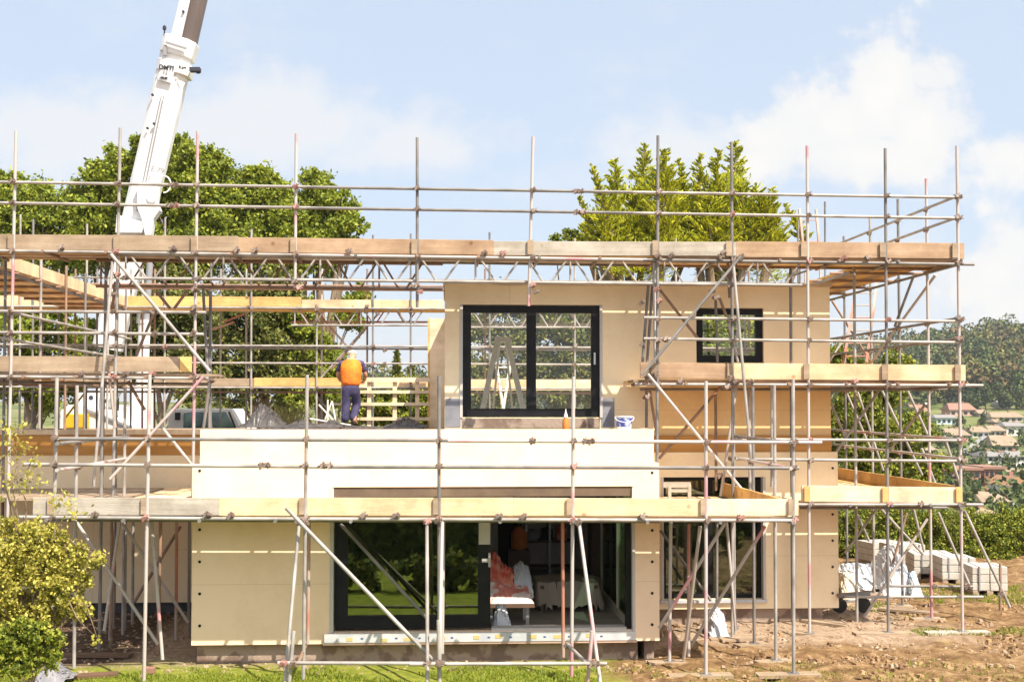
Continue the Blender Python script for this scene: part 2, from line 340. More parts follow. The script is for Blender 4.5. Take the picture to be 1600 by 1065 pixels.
def mat_ground():
    m = bpy.data.materials.new('ground'); m.use_nodes = True; nt = m.node_tree; N = nt.nodes.new; L = nt.links.new; b = nt.nodes['Principled BSDF']
    b.inputs['Roughness'].default_value = .95; b.inputs['Specular IOR Level'].default_value = .15
    tc = N('ShaderNodeTexCoord'); s = N('ShaderNodeSeparateXYZ'); L(tc.outputs['Object'], s.inputs[0])
    def mm(op, x, y=None, cl=False):
        n = N('ShaderNodeMath'); n.operation = op; n.use_clamp = cl
        for i, v in enumerate((x, y)):
            if v is None: continue
            if isinstance(v, (int, float)): n.inputs[i].default_value = v
            else: L(v, n.inputs[i])
        return n.outputs[0]
    def no(sc, det=6, ro=.6):
        n = N('ShaderNodeTexNoise'); n.inputs['Scale'].default_value = sc; n.inputs['Detail'].default_value = det; n.inputs['Roughness'].default_value = ro; L(tc.outputs['Object'], n.inputs['Vector']); return n.outputs[0]
    def ramp(f, stops):
        r = N('ShaderNodeValToRGB'); e = r.color_ramp.elements
        e[0].position, e[0].color = stops[0][0], (*stops[0][1], 1); e[1].position, e[1].color = stops[-1][0], (*stops[-1][1], 1)
        for p, c in stops[1:-1]: x = e.new(p); x.color = (*c, 1)
        L(f, r.inputs[0]); return r.outputs[0]
    def mix(f, a, c):
        x = N('ShaderNodeMix'); x.data_type = 'RGBA'; L(f, x.inputs['Factor']); L(a, x.inputs['A']); L(c, x.inputs['B']); return x.outputs['Result']
    grass = ramp(no(5, 8, .7), [(.3, (.11, .135, .022)), (.5, (.19, .22, .03)), (.7, (.31, .29, .06))])
    soil = ramp(no(3.2, 9, .75), [(.36, (.09, .05, .022)), (.5, (.20, .12, .058)), (.64, (.35, .235, .125))])
    hard = ramp(no(7, 9, .8), [(.34, (.17, .11, .07)), (.5, (.34, .25, .18)), (.68, (.48, .375, .285))])
    X, Y = s.outputs[0], s.outputs[1]
    nb = no(.9, 6, .65); nb2 = no(.35, 4)
    # hard-standing round the house: y > 16.0, x < 9
    wob = mm('MULTIPLY', mm('SUBTRACT', nb, .5), 2.4)
    hardm = mm('MULTIPLY', mm('MULTIPLY', mm('ADD', mm('MULTIPLY', mm('SUBTRACT', Y, mm('ADD', 16.75, mm('MULTIPLY', mm('MULTIPLY', mm('SUBTRACT', X, 2.0), .6, True), .9))), 1.6), wob), 1, True), mm('MULTIPLY', mm('ADD', mm('SUBTRACT', 8.3, X), wob), 1, True), True)
    hardm = mm('MULTIPLY', hardm, mm('LESS_THAN', Y, 34))
    # soil to the right
    soilm = mm('ADD', mm('MULTIPLY', mm('SUBTRACT', X, 1.6), .8), mm('MULTIPLY', mm('SUBTRACT', nb, .5), 5), True)
    soilm = mm('MULTIPLY', soilm, mm('ADD', mm('MULTIPLY', mm('SUBTRACT', .72, nb2), 14), 0, True))
    soilm = mm('MULTIPLY', soilm, mm('LESS_THAN', Y, 36))
    edge = mm('ADD', mm('MULTIPLY', mm('SUBTRACT', -5.6, X), 1.2), mm('MULTIPLY', mm('SUBTRACT', nb, .5), 3), True)
    c = mix(soilm, grass, soil); c = mix(edge, c, soil); c = mix(hardm, c, hard)
    dk = mm('MULTIPLY', mm('MULTIPLY', mm('SUBTRACT', -4.3, X), 2, True), mm('MULTIPLY', mm('SUBTRACT', Y, 16.9), 3, True), True)  # dark soil under the left lift, with its shade put into the tone
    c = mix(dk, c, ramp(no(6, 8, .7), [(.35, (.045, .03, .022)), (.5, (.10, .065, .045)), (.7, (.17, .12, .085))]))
    farf = ramp(no(.06, 6), [(.35, (.06, .085, .02)), (.5, (.13, .15, .05)), (.65, (.22, .20, .10))])
    fm = mm('MULTIPLY', mm('SUBTRACT', Y, 40), .05, True); c = mix(fm, c, farf)
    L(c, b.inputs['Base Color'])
    bp = N('ShaderNodeBump'); bp.inputs['Strength'].default_value = .9; bp.inputs['Distance'].default_value = .05; L(no(9, 8, .7), bp.inputs['Height']); L(bp.outputs[0], b.inputs['Normal'])
    MATS['ground'] = m
mat_ground()
def build_ground():
    xs = np.concatenate([np.linspace(-700, -14, 30), np.linspace(-12, 16, 130), np.linspace(18, 60, 22), np.linspace(70, 900, 40)])
    ys = np.concatenate([np.linspace(-80, 9, 8), np.linspace(10, 36, 140), np.linspace(37, 80, 26), np.linspace(90, 700, 62), [800, 1000, 1400]])
    X, Y = np.meshgrid(xs, ys); Z = hgt(X, Y)
    near = ((Y > 9) & (Y < 32) & (X > -12) & (X < 16))
    bump = (np.sin(X*2.3+Y*1.7)*np.sin(Y*3.1-X)*.018+np.sin(X*7.1)*np.sin(Y*6.3+X*2)*.012+rng.normal(size=X.shape)*.012)
    right = smooth((X-1.5)/2)
    Z = Z+near*bump*(.35+1.5*right)
    n, k = X.shape; v = np.stack([X.ravel(), Y.ravel(), Z.ravel()], 1)
    f = [(j*k+i, j*k+i+1, (j+1)*k+i+1, (j+1)*k+i) for j in range(n-1) for i in range(k-1)]
    mb = MB(); mb.v = [tuple(a) for a in v]; mb.f = f
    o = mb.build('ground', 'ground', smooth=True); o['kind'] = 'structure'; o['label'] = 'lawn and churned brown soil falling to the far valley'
build_ground()
# ---------------------------------------------------------------- house
YB = 17.0; YM = 19.95; YG = 19.85; YL = 21.3; YR = 26.7; DECK = 3.20
house = thing('house', 'cream sheathed two storey house under construction behind scaffolding', 'house', (0.5, 17.0, 0))
def slab(mb, x0, x1, z0, z1, y0, y1, holes=()):
    """wall in the x-z plane from y0 to y1 with rectangular holes (hx0,hx1,hz0,hz1)"""
    xs = sorted({x0, x1, *[h[0] for h in holes], *[h[1] for h in holes]}); zs = sorted({z0, z1, *[h[2] for h in holes], *[h[3] for h in holes]})
    def solid(i, j):
        if i < 0 or j < 0 or i >= len(xs)-1 or j >= len(zs)-1: return False
        cx, cz = (xs[i]+xs[i+1])/2, (zs[j]+zs[j+1])/2
        return not any(h[0] < cx < h[1] and h[2] < cz < h[3] for h in holes)
    for i in range(len(xs)-1):
        for j in range(len(zs)-1):
            if not solid(i, j): continue
            a, b, c, d = xs[i], xs[i+1], zs[j], zs[j+1]
            mb.add([(a, y0, c), (b, y0, c), (b, y0, d), (a, y0, d)], [(0, 1, 2, 3)])
            mb.add([(a, y1, c), (b, y1, c), (b, y1, d), (a, y1, d)], [(3, 2, 1, 0)])
            if not solid(i-1, j): mb.add([(a, y0, c), (a, y1, c), (a, y1, d), (a, y0, d)], [(3, 2, 1, 0)])
            if not solid(i+1, j): mb.add([(b, y0, c), (b, y1, c), (b, y1, d), (b, y0, d)], [(0, 1, 2, 3)])
            if not solid(i, j-1): mb.add([(a, y0, c), (b, y0, c), (b, y1, c), (a, y1, c)], [(3, 2, 1, 0)])
            if not solid(i, j+1): mb.add([(a, y0, d), (b, y0, d), (b, y1, d), (a, y1, d)], [(0, 1, 2, 3)])
    return mb
def hole(px0, px1, py0, py1, Y):
    pm = (py0+py1)/2; return (Xat(px0, Y, pm), Xat(px1, Y, pm), Zat(py1, Y, (px0+px1)/2), Zat(py0, Y, (px0+px1)/2))
# bay (ground storey, projecting)
bx0, bx1 = Xat(300, YB, 850), Xat(1030, YB, 850); bz0 = Zat(1004, YB, 650); bzm = Zat(724, YB, 650); bzt = Zat(671, YB, 650)
hB = hole(519, 990, 760, 986, YB)
slab(MB(), bx0, bx1, bz0, bzm, YB, YB+.28, [hB]).build('bay_wall', 'sheathing_bay', house)
slab(MB(), Xat(312, YB, 700), Xat(1022, YB, 700), bzm+.002, bzt, YB+.03, YB+.30).build('parapet', 'sheathing_bay', house)
m = MB(); slab(m, bx0+.02, bx0+.25, bz0, DECK-.35, YB+.281, YL); m.build('bay_side_wall', 'sheathing', house)
rs = MB(); rs.box((bx1-.25, YB+.281, bz0), (bx1-.02, YB+.5, DECK-.3)); rs.box((bx1-.25, YG-.5, bz0), (bx1-.02, YG-.002, DECK-.3)); rs.box((bx1-.25, YB+.5, DECK-.75), (bx1-.02, YG-.5, DECK-.3)); rs.box((bx1-.25, YB+.5, bz0), (bx1-.02, YG-.5, bz0+.25)); rs.build('bay_side_wall', 'sheathing', house)
# plinth
m = MB(); m.box((bx0+.06, YB+.1, -.1), (bx1-.3, YB+.27, bz0-.003)); m.build('plinth', 'blockwork', house)
m = MB(); m.box((bx0+.06, YB+.28, -.1), (bx0+.2, YL, bz0-.003)); m.build('plinth', 'blockwork', house); m = MB(); m.box((bx1-.2, YB+.12, -.1), (bx1-.06, YG, bz0-.003)); m.build('plinth', 'blockwork', house)
# left wing
lx0 = Xat(-420, YL, 800); lz0 = Zat(941, YL, 200)
m = MB(); slab(m, lx0, bx0+.02, lz0, Zat(711, YL, 150), YL, YL+.25); m.build('wall', 'sheathing', house)
m = MB(); m.box((lx0, YL-.01, Zat(711, YL, 150)+.002), (bx0+.019, YL+.24, Zat(679, YL, 150))); m.build('edge_beam', 'band_timber', house)
m = MB(); m.box((lx0, YL-.03, Zat(679, YL, 150)+.002), (bx0+.019, YL+.22, Zat(671, YL, 150))); m.build('capping_strip', 'wood_clean', house)
m = MB(); m.box((lx0, YL+.12, -.1), (bx0, YL+.24, lz0-.003)); m.build('plinth', 'membrane_black', house)
# main right block, ground storey
gx1 = Xat(1310, YG, 850); gz0 = Zat(950, YG, 1200); gzt = Zat(706, YG, 1200)
hG = hole(1036, 1193, 745, 936, YG)
slab(MB(), bx1-.3, gx1, gz0, gzt, YG, YG+.3, [hG]).build('wall', 'sheathing', house)
m = MB(); m.box((bx1-.3, YG+.1, -.1), (gx1-.25, YG+.28, gz0-.003)); m.build('plinth', 'blockwork', house)
m = MB(); m.box((bx1-.3, YG+.02, gzt+.002), (gx1-.1, YG+.3, Zat(680, YG, 1200))); m.build('edge_beam', 'band_timber', house)
m = MB(); sx = gx1
m.box((sx-.3, YG+.301, gz0), (sx-.001, YR, gzt)); m.build('side_wall', 'sheathing', house)
# upper storey
ux0, ux1 = Xat(695, YM, 560), Xat(1297, YM, 560); uz0 = Zat(680, YG, 1200)+.003; uzt = Zat(447, YM, 1000)
hU = hole(722, 938, 476, 652, YM); hS = hole(1088, 1193, 481, 566, YM)
wsplit = Zat(588, YM, 1150)
slab(MB(), ux0, ux1, DECK-.1, uzt, YM, YM+.3, [hU, hS]).build('wall', 'sheathing', house)
m = MB(); m.box((Xat(1030, YM-.02, 640), YM-.02, uz0), (ux1-.002, YM-.001, wsplit)); m.build('bounce_panel', 'sheathing_bounce', house)  # orange bounce off the timber, put into the colour of an added sheet
for a, b_ in ((ux0-.36, ux0+.2),): m = MB(); m.box((a, YR-.25, DECK-.1), (b_, YR, uzt-.06)); m.build('rear_wall', 'wood_clean', house)
m = MB(); m.box((ux0-.40, YR-.26, DECK-.1), (ux0-.362, YR, uzt-.05)); m.build('corner_post', 'wood_orange', house)
m = MB(); m.box((ux0, YM+.301, DECK-.1), (ux0+.2, YR-.251, uzt-.001)); m.build('side_wall', 'sheathing', house); m = MB(); m.box((ux1-.2, YM+.301, DECK-.1), (ux1, YM+1.1, uzt-.001)); m.build('side_wall', 'sheathing', house); m = MB(); m.box((ux1-.2, YM+1.101, DECK-.1), (ux1, YR-.251, DECK+.5)); m.build('side_wall', 'sheathing', house)
m = MB(); m.box((ux0-.03, YM-.05, uzt+.001), (ux1+.03, YM+2.9, uzt+.05)); r_ = m.build('roof', 'wood_clean', house)
m = MB(); m.box((ux0+.2, YM+.31, uzt-.05), (ux1-.2, YM+2.8, uzt-.002)); m.build('ceiling', 'wood_clean', house)
m = MB(); m.box((ux0+.2, YM+.301, DECK-.1), (ux1-.2, YR-.26, DECK+.02)); m.build('upper_floor', 'wood_clean', house)
# roof deck over the ground storey
def bumpy_sheet(x0, x1, y0, y1, z, amp, nx, ny, thick=.06):
    X, Y = np.meshgrid(np.linspace(x0, x1, nx), np.linspace(y0, y1, ny)); Z = z+amp*(np.sin(X*3.1+Y*1.3)*np.sin(Y*2.2-X*.7)*.5+rng.uniform(-.5, .5, X.shape))
    e = np.minimum(np.minimum(X-x0, x1-X), np.minimum(Y-y0, y1-Y)); Z = np.where(e < .01, z-thick, Z)
    v = np.stack([X.ravel(), Y.ravel(), Z.ravel()], 1); k = nx
    mb = MB(); mb.v = [tuple(a) for a in v]; mb.f = [(j*k+i, j*k+i+1, (j+1)*k+i+1, (j+1)*k+i) for j in range(ny-1) for i in range(nx-1)]
    return mb
m = MB(); m.box((bx0+.02, YB+.31, DECK-.3), (bx1-.02, YM-.01, DECK-.05)); m.box((lx0, YL+.26, DECK-.3), (ux0-.01, YR, DECK-.05)); m.box((bx0+.02, YM-.009, DECK-.3), (ux0-.01, YL+.25, DECK-.05)); m.build('roof_deck', 'wood_old', house)
bumpy_sheet(bx0+.1, bx1-.1, YB+.33, YM-.03, DECK-.01, .03, 60, 24).build('roof_membrane', 'membrane_black', house, smooth=True)
bumpy_sheet(lx0+.1, bx0-.01, YL+.3, YR-.1, DECK-.14, .05, 40, 40).build('roof_membrane', 'membrane_black', house, smooth=True)
bumpy_sheet(bx0, ux0-.42, YM-.02, YR-.1, DECK-.02, .06, 60, 50).build('roof_membrane', 'membrane_black', house, smooth=True)
# membranes beside the upper door
for a, b_, c, d in ((696, 720, 622, 667), (940, 960, 622, 667)):
    h = hole(a, b_, c, d, YM-.012); m = MB(); m.box((h[0], YM-.012, h[2]), (h[1], YM-.001, h[3])); m.build('membrane_flap', 'membrane_grey', house)
h = hole(722, 938, 653, 668, YM-.02); m = MB(); m.box((h[0], YM-.015, h[2]), (h[1], YM-.001, h[3])); m.build('threshold_strip', 'blockwork', house)
# door and window units
def unit(name, h, Y, rec, cols, fw=.09, gl='glass_clear', handle=None, liner=True, parent=house, mul=.12):
    x0, x1, z0, z1 = h; y = Y+rec
    f = MB()
    holes = []; xs = [x0]+[x0+(x1-x0)*c for c in cols]+[x1]
    for i in range(len(xs)-1):
        holes.append((xs[i]+(fw if i == 0 else mul/2), xs[i+1]-(fw if i == len(xs)-2 else mul/2), z0+fw, z1-fw*.9))
    slab(f, x0+.012, x1-.012, z0+.01, z1-.01, y, y+.09, holes)
    u = f.build(name, 'frame_dark', parent)
    for hh in holes:
        g = MB(); g.box((hh[0]-.01, y+.035, hh[2]-.01), (hh[1]+.01, y+.05, hh[3]+.01)); g.build('glass_pane', gl, u)
    if liner:
        g = MB(); g.box((x0-.035, Y-.02, z0), (x0+.01, y+.1, z1)); g.build('jamb_liner', 'frame_liner', u); g = MB(); g.box((x1-.01, Y-.02, z0), (x1+.035, y+.1, z1)); g.build('jamb_liner', 'frame_liner', u)
    if handle:
        hx, hz = handle; g = MB(); g.box((hx-.015, y-.05, hz-.1), (hx+.015, y-.001, hz+.1)); g.build('handle', 'steel', u)
    return u
U = hU
unit('sliding_door', hU, YM, .03, [.5], fw=.15, handle=(Xat(929, YM, 560), Zat(560, YM, 929)), mul=.16)
unit('window', hS, YM, .05, [], fw=.12, liner=False)
m = MB(); m.box((hS[0], YM-.03, hS[2]-.03), (hS[1], YM+.1, hS[2]-.001)); m.build('window_sill', 'frame_dark', house)
# bay sliding door: closed left leaf + dark header, open right half
x0, x1, z0, z1 = hB
leafx1 = Xat(768, YB, 880)
lf = unit('sliding_door', (x0+.02, leafx1, z0+.03, Zat(776, YB, 650)), YB, .09, [], fw=.19, gl='glass_dark', handle=(Xat(765, YB, 875), Zat(875, YB, 765)), liner=False)
g = MB(); hp = hole(748, 766, 815, 850, YB+.08); g.box((hp[0], YB+.07, hp[2]), (hp[1], YB+.088, hp[3])); g.build('protective_tape', 'frame_liner', lf)
g = MB(); hp = hole(753, 766, 872, 878, YB+.08); g.box((hp[0], YB+.07, hp[2]), (hp[1], YB+.088, hp[3])); g.build('protective_tape', 'frame_liner', lf)
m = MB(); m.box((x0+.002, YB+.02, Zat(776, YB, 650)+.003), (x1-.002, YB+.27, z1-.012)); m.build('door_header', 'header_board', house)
m = MB(); m.box((x0-.03, YB-.015, z0), (x0+.018, YB+.2, z1-.013)); m.build('jamb_liner', 'frame_liner', house); m = MB(); m.box((x1-.02, YB-.015, z0), (x1+.02, YB+.2, z1-.013)); m.build('jamb_liner', 'frame_liner', house)
m = MB(); m.box((x1-.09, YB+.1, z0), (x1-.022, YB+.26, z1-.2)); m.build('door_jamb', 'frame_dark', house)
m = MB(); m.box((leafx1+.003, YB+.03, z0), (x1-.1, YB+.27, z0+.035)); m.build('door_track', 'frame_liner', house)
sl = MB(); sl.box((x0-.1, YB-.06, z0-.13), (x1+.02, YB-.002, z0-.005)); sl = sl.build('door_sill', 'sill_metal', house)
random.seed(3)
for i in range(9):
    xx = x0+.25+i*.42+random.uniform(-.08, .08); q = MB(); w_ = random.uniform(.05, .12); zq = random.random()*.05; q.box((xx, YB-.064, z0-.12+zq*.8), (xx+w_, YB-.0605, z0-.075+zq)); q.build('tape_patch', 'tape_yellow', sl)
    q = MB(); q.box((xx+.2, YB-.064, z0-.08), (xx+.235, YB-.0605, z0-.06)); q.build('printed_mark', 'mark_blue', sl)
m = MB(); m.box((x0-.12, YB-.05, bz0-.012), (x1+.04, YB-.003, bz0+.02)); m.build('drip_strip', 'trim_pink', house)
# lower right window
unit('window', hG, YG, .12, [.48], fw=.07, gl='glass_side', liner=True, mul=.1)
m = MB(); m.box((hG[0]-.05, YG-.05, hG[2]-.05), (hG[1]+.05, YG+.11, hG[2]-.002)); m.build('window_sill', 'sill_metal', house)
# fixings
for (px, Y, ys) in ((312, YB, (735, 827, 877, 927, 977)), (1019, YB, (738, 828, 877, 926, 975)), (1301, YG, (731, 803, 844, 885, 926))):
    for py in ys:
        c = P(px, py, Y); m = MB(); m.tube((c.x, Y-.006, c.z), (c.x, Y+.01, c.z), .021, n=12); m.build('fixing_plug', 'black_dot', house)
# interior of the bay and the ground storey
FZ = bz0+.02; IY = 24.6
m = MB(); m.box((bx0+.3, YB+.29, FZ-.2), (bx1-.28, YG+.305, FZ)); m.build('floor', 'concrete_floor', house)
m = MB(); m.box((bx0+.3, YG+.306, FZ-.2), (gx1-.31, IY+.2, FZ)); m.build('floor', 'concrete_floor', house)
m = MB(); m.box((bx0+.3, IY, FZ), (gx1-.31, IY+.15, DECK-.31)); m.build('inner_wall', 'plaster', house)
m = MB(); m.box((bx0+.28, YL+.3, FZ), (bx0+.3, IY, DECK-.31)); m.build('inner_wall', 'plaster', house)
m = MB(); m.box((bx0+.27, YB+.29, DECK-.42), (bx1-.28, YG+.305, DECK-.305)); m.build('ceiling', 'plaster', house)
m = MB(); m.box((bx0+.27, YG+.306, DECK-.42), (gx1-.31, IY+.15, DECK-.305)); m.build('ceiling', 'plaster', house)
cx = Xat(802, IY-.05, 850)
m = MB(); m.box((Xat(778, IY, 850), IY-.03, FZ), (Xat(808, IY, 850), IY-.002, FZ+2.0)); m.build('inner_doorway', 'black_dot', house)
# glazed side screen inside the bay on its right
gxs = bx1-.27
def scr(px): return PXp(px, 900, gxs).y
ys_ = [scr(985), scr(969), scr(944)]
fr = MB()
for y in ys_[1:]: fr.box((gxs-.06, y-.04, FZ), (gxs, y+.04, DECK-.43))
fr.box((gxs-.061, ys_[2]-.04, FZ), (gxs-.001, YB+.3, FZ+.12)); fr.box((gxs-.061, ys_[2]-.04, DECK-.6), (gxs-.001, YB+.3, DECK-.44))
gs = fr.build('glazed_screen', 'insulation', house)
q = MB(); q.box((gxs-.035, YB+.3, FZ+.12), (gxs-.025, ys_[2], DECK-.6)); q.build('glass_pane', 'glass_dark', gs)
# timber balustrade on the deck edge
bal = thing('balustrade', 'pale timber lattice balustrade beside the worker on the roof deck', 'railing', (Xat(620, 26.3, 640), 26.3, DECK))
for px in (577, 617, 652):
    a = P(px, 592, 26.35); m = MB(); m.box((a.x-.045, 26.33, DECK), (a.x+.045, 26.40, Zat(592, 26.35, px))); m.build('post', 'wood_clean', bal)
for py, w_ in ((593, .10), (612, .07), (631, .07), (654, .07)):
    a = P(563 if py > 600 else 568, py, 26.3); b_ = P(672, py, 26.3); m = MB(); m.beam((a.x, 26.3, a.z), (b_.x, 26.3, b_.z), .05, w_); m.build('rail', 'wood_clean', bal)
for py in (631, 654):
    a = P(520, py, 26.3); b_ = P(562, py, 26.3); m = MB(); m.beam((a.x, 26.3, a.z), (b_.x, 26.3, b_.z), .05, .05); m.build('rail', 'wood_clean', bal)
m = MB(); a = P(535, 600, 26.3); m.box((a.x-.03, 26.33, DECK), (a.x+.03, 26.39, a.z)); m.build('post', 'wood_clean', bal)
# ---------------------------------------------------------------- scaffolding
TR = .0242
MM = {'g': 'tube_galv', 'd': 'tube_grey', 'p': 'tube_pink', 'r': 'tube_red', 'u': 'tube_rust', 'y': 'tube_yellow'}
def T(th, name, a, b, m='g', r=TR):
    """tube between two photo points (px, py, Y); py 'g' = standing on the ground"""
    a = V3(a)
    if not isinstance(b, Vector):
        if b[1] == 'g':
            Y = b[2]; pyg = 640+3.55/Y*F; x = Xat(b[0], Y, pyg); b = Vector((x, Y, hgt1(x, Y)+.03))
        else: b = P(*b)
    mb = MB(); mb.tube(a, b, r, n=9); return mb.build(name, MM[m], th, smooth=True)
coup_src = {}
def coupler_mesh(kind):
    if kind not in coup_src:
        mb = MB(); mb.box((-.040, -.045, -.032), (.040, .045, .032)); mb.box((-.052, -.06, -.018), (-.02, .06, .018)); mb.tube((.03, -.05, .0), (.075, -.05, .0), .011, n=6); mb.tube((.0, .03, -.05), (.0, .03, .05), .012, n=6); mb.beam((-.03, -.05, -.045), (.045, -.05, .05), .03, .03)
        me = bpy.data.meshes.new('coupler'); me.from_pydata([tuple(q*.86 for q in v) for v in mb.v], [], mb.f); me.materials.append(MATS[kind]); me.update(); coup_src[kind] = me
    return coup_src[kind]
CR = random.Random(5)
def C(th, pos, off=(0, 0, 0)):
    p = V3(pos)+Vector(off)-ORG[th.name]
    o = bpy.data.objects.new('coupler', coupler_mesh('coupler_pink' if CR.random() < .13 else 'coupler_steel')); COL.objects.link(o); o.parent = th
    o.location = p; o.rotation_euler = (CR.uniform(-.3, .3), CR.choice((0, 3.14))+CR.uniform(-.3, .3), CR.uniform(-.4, .4)); return o
def board(th, name, a, b, h, t, m):
    """plank between two photo/world points: a,b centre line; h height, t thickness"""
    a = V3(a); b = V3(b); mb = MB(); mb.beam(a, b, t, h); return mb.build(name, m, th, bevel=.004)
def flat(th, x0, x1, y0, y1, z0, z1, mats, lo=3.0, hi=3.9, name='deck_board'):
    """run of deck boards laid end to end along x; z runs from z0 at x0 to z1 at x1"""
    x = x0; k = 0
    zz = lambda q: z0+(z1-z0)*(q-x0)/(x1-x0)
    while x < x1-.05:
        e = min(x1, x+CR.uniform(lo, hi)); w = y1-y0
        mb = MB(); mb.beam((x+.003, (y0+y1)/2, zz(x)), (e-.003, (y0+y1)/2, zz(e)), w, .036); mb.build(name, CR.choice(mats), th)
        x = e; k += 1
def flaty(th, x0, x1, y0, y1, z, mats, name='deck_board'):
    x = x0
    while x < x1-.1:
        e = x+.225; y = y0
        while y < y1-.1:
            q = min(y1, y+CR.uniform(3.2, 3.9)); mb = MB(); mb.box((x+.002, y+.002, z-.018), (e-.002, q-.002, z+.018)); mb.build(name, CR.choice(mats), th); y = q
        x = e+.012
def toe(th, px0, px1, pyt0, pyt1, hpx0, hpx1, Y, m, end=0):
    a = P(px0, pyt0+hpx0/2, Y); b = P(px1, pyt1+hpx1/2, Y); h = (P(px0, pyt0, Y)-P(px0, pyt0+hpx0, Y)).z
    h2 = (P(px1, pyt1, Y)-P(px1, pyt1+hpx1, Y)).z
    mb = MB(); mb.beam(a, b, .038, (h+h2)/2); return mb.build('toe_board', m, th, bevel=.004)
def shade_pads(th, pxs, py0, py1, Y, m='wood_old'):  # slips darkened to stand in for the shadow behind each standard
    for px, py in pxs:
        h = hole(px-9, px+0, py0+py, py1+py, Y); mb = MB(); mb.box((h[0], Y-.035, h[2]), (h[1], Y-.012, h[3])); mb.build('shade_pad', m, th)
def sole(th, px, Y, L=.45, m='wood_old', ang=0, L2=.22):
    pyg = 640+3.55/Y*F; x = Xat(px, Y, pyg); z = hgt1(x, Y)
    mb = MB(); dx, dy = math.cos(ang), math.sin(ang); mb.beam((x-dx*L, Y-dy*L, z+.01), (x+dx*L*.7, Y+dy*L*.7, z+.015), L2, .045); mb.build('sole_board', m, th)
    mb = MB(); mb.box((x-.07, Y-.07, z+.034), (x+.07, Y+.07, z+.042)); mb.build('base_plate', 'tube_grey', th)
# ===== A. lower scaffold round the bay =====
A = 15.9; AI = 16.78
SA = thing('scaffold', 'low scaffold lift wrapping the ground floor bay with new toe boards and raking legs', 'scaffolding', (0.2, A, 0))
outer = [(89, 590, 80, 'g'), (234, 585, 225, 'p'), (480, 585, 474, 'g'), (686, 587, 686, 'd'), (896, 588, 893, 'p'), (1103, 595, 1103, 'p'), (1239, 592, 1240, 'g')]
def lerp(a, b, t): return a+(b-a)*t
railU = lambda x: lerp(684, 691, (x-90)/1190); railL = lambda x: lerp(725, 730.5, (x-38)/1210); ledg = lambda x: lerp(807.5, 813, (x-30)/1210)
for x, yt, xb, mm_ in outer:
    T(SA, 'standard', (x, yt, A), (xb, 'g', A), mm_)
    for f in (railU, railL, ledg):
        yy = f(x); C(SA, (lerp(x, xb, (yy-yt)/450), yy, A), (-.0, -.045, 0))
    if x > 1000: sole(SA, xb, A, .5)
    xm = lerp(x, xb, .45)
T(SA, 'guard_rail', (88, 685, A-.055), (700, 688, A-.055), 'd'); T(SA, 'guard_rail', (700, 688.5, A-.055), (1284, 691, A-.055), 'p')
T(SA, 'guard_rail', (38, 725, A-.055), (500, 729, A-.055)); T(SA, 'guard_rail', (500, 729, A-.055), (1248, 731, A-.055), 'd')
for x in (408, 418, 505, 514, 915, 925, 832): C(SA, (x, railL(x) if x not in (915, 925, 832) else railU(x), A-.055))
T(SA, 'ledger', (30, 807.5, A-.055), (345, 810, A-.055)); T(SA, 'ledger', (345, 810, A-.055), (1244, 813, A-.055))
T(SA, 'ledger', (70, 812, AI), (1030, 814, AI), 'd')
zA = lambda X: lerp(P(60, 806, A).z, P(1245, 810, A).z, (X-P(60, 806, A).x)/(P(1245, 810, A).x-P(60, 806, A).x))
xa0 = P(58, 806, A).x; xa1 = P(1247, 806, A).x
old_, new_ = ['wood_old', 'wood_grey'], ['wood_new', 'wood_clean', 'wood_new']
zt = lambda X: zA(X)+.0
for k, (y0, y1) in enumerate(((A+.06, A+.285), (A+.288, A+.513), (A+.516, A+.741), (A+.775, A+1.0), (A+1.003, A+1.085))):
    flat(SA, xa0, P(345, 806, A).x, y0, y1, zA(xa0), zA(P(345, 806, A).x), old_); flat(SA, P(345, 806, A).x, xa1, y0, y1, zA(P(345, 806, A).x), zA(xa1), new_)
for i in range(11):
    X = lerp(xa0+.15, xa1-.1, i/10); T(SA, 'transom', Vector((X, A-.12, zA(X)-.045)), Vector((X, A+1.02, zA(X)-.045)), 'd')
for x in (150, 326, 362, 568, 620, 780, 818, 1002, 1155): C(SA, (x, ledg(x)-3, A-.03), (0, -.06, .02))
toe(SA, 52, 343, 777, 777, 27, 28, A+.04, 'wood_grey'); toe(SA, 343, 802, 777, 777, 28, 28, A+.04, 'wood_new'); toe(SA, 802, 1102, 777, 779, 28, 27, A+.04, 'wood_new'); toe(SA, 1102, 1247, 779, 779, 26, 26, A+.04, 'wood_clean')
shade_pads(SA, [(84, 0), (230, 0), (477, 0), (686, 0), (894, 1), (1103, 1), (1240, 2)], 777, 803, A+.015)
# returns of the lower lift, left and right
xr = P(1240, 806, A).x; xl = P(84, 806, A).x
for (yy, ztop, mm_) in ((16.75, 600, 'g'), (17.95, 603, 'd'), (19.2, 606, 'g')):
    q = Xat(1240, A, 800); pxr = lambda Y: None
    for X, side in ((xr-.02, 1), (xl+.02, 0)):
        zt_ = P(1240 if side else 84, 596, A).z
        T(SA, 'standard', Vector((X, yy, zt_-.03)), Vector((X, yy, .03)), mm_)
        if side: sole(SA, 702+(1240-702)*A/yy, yy, .3, 'wood_old', .3)
for zpx in (691, 731):
    for X in (xr-.06, xl+.06):
        z_ = P(1240, zpx, A).z; T(SA, 'guard_rail', Vector((X, A-.1, z_)), Vector((X, 19.3, z_+.02)), 'p' if zpx > 700 else 'd')
        for yy in (16.75, 17.95, 19.2): C(SA, Vector((X, yy, z_)), (0, 0, 0))
zr = zA(xa1)
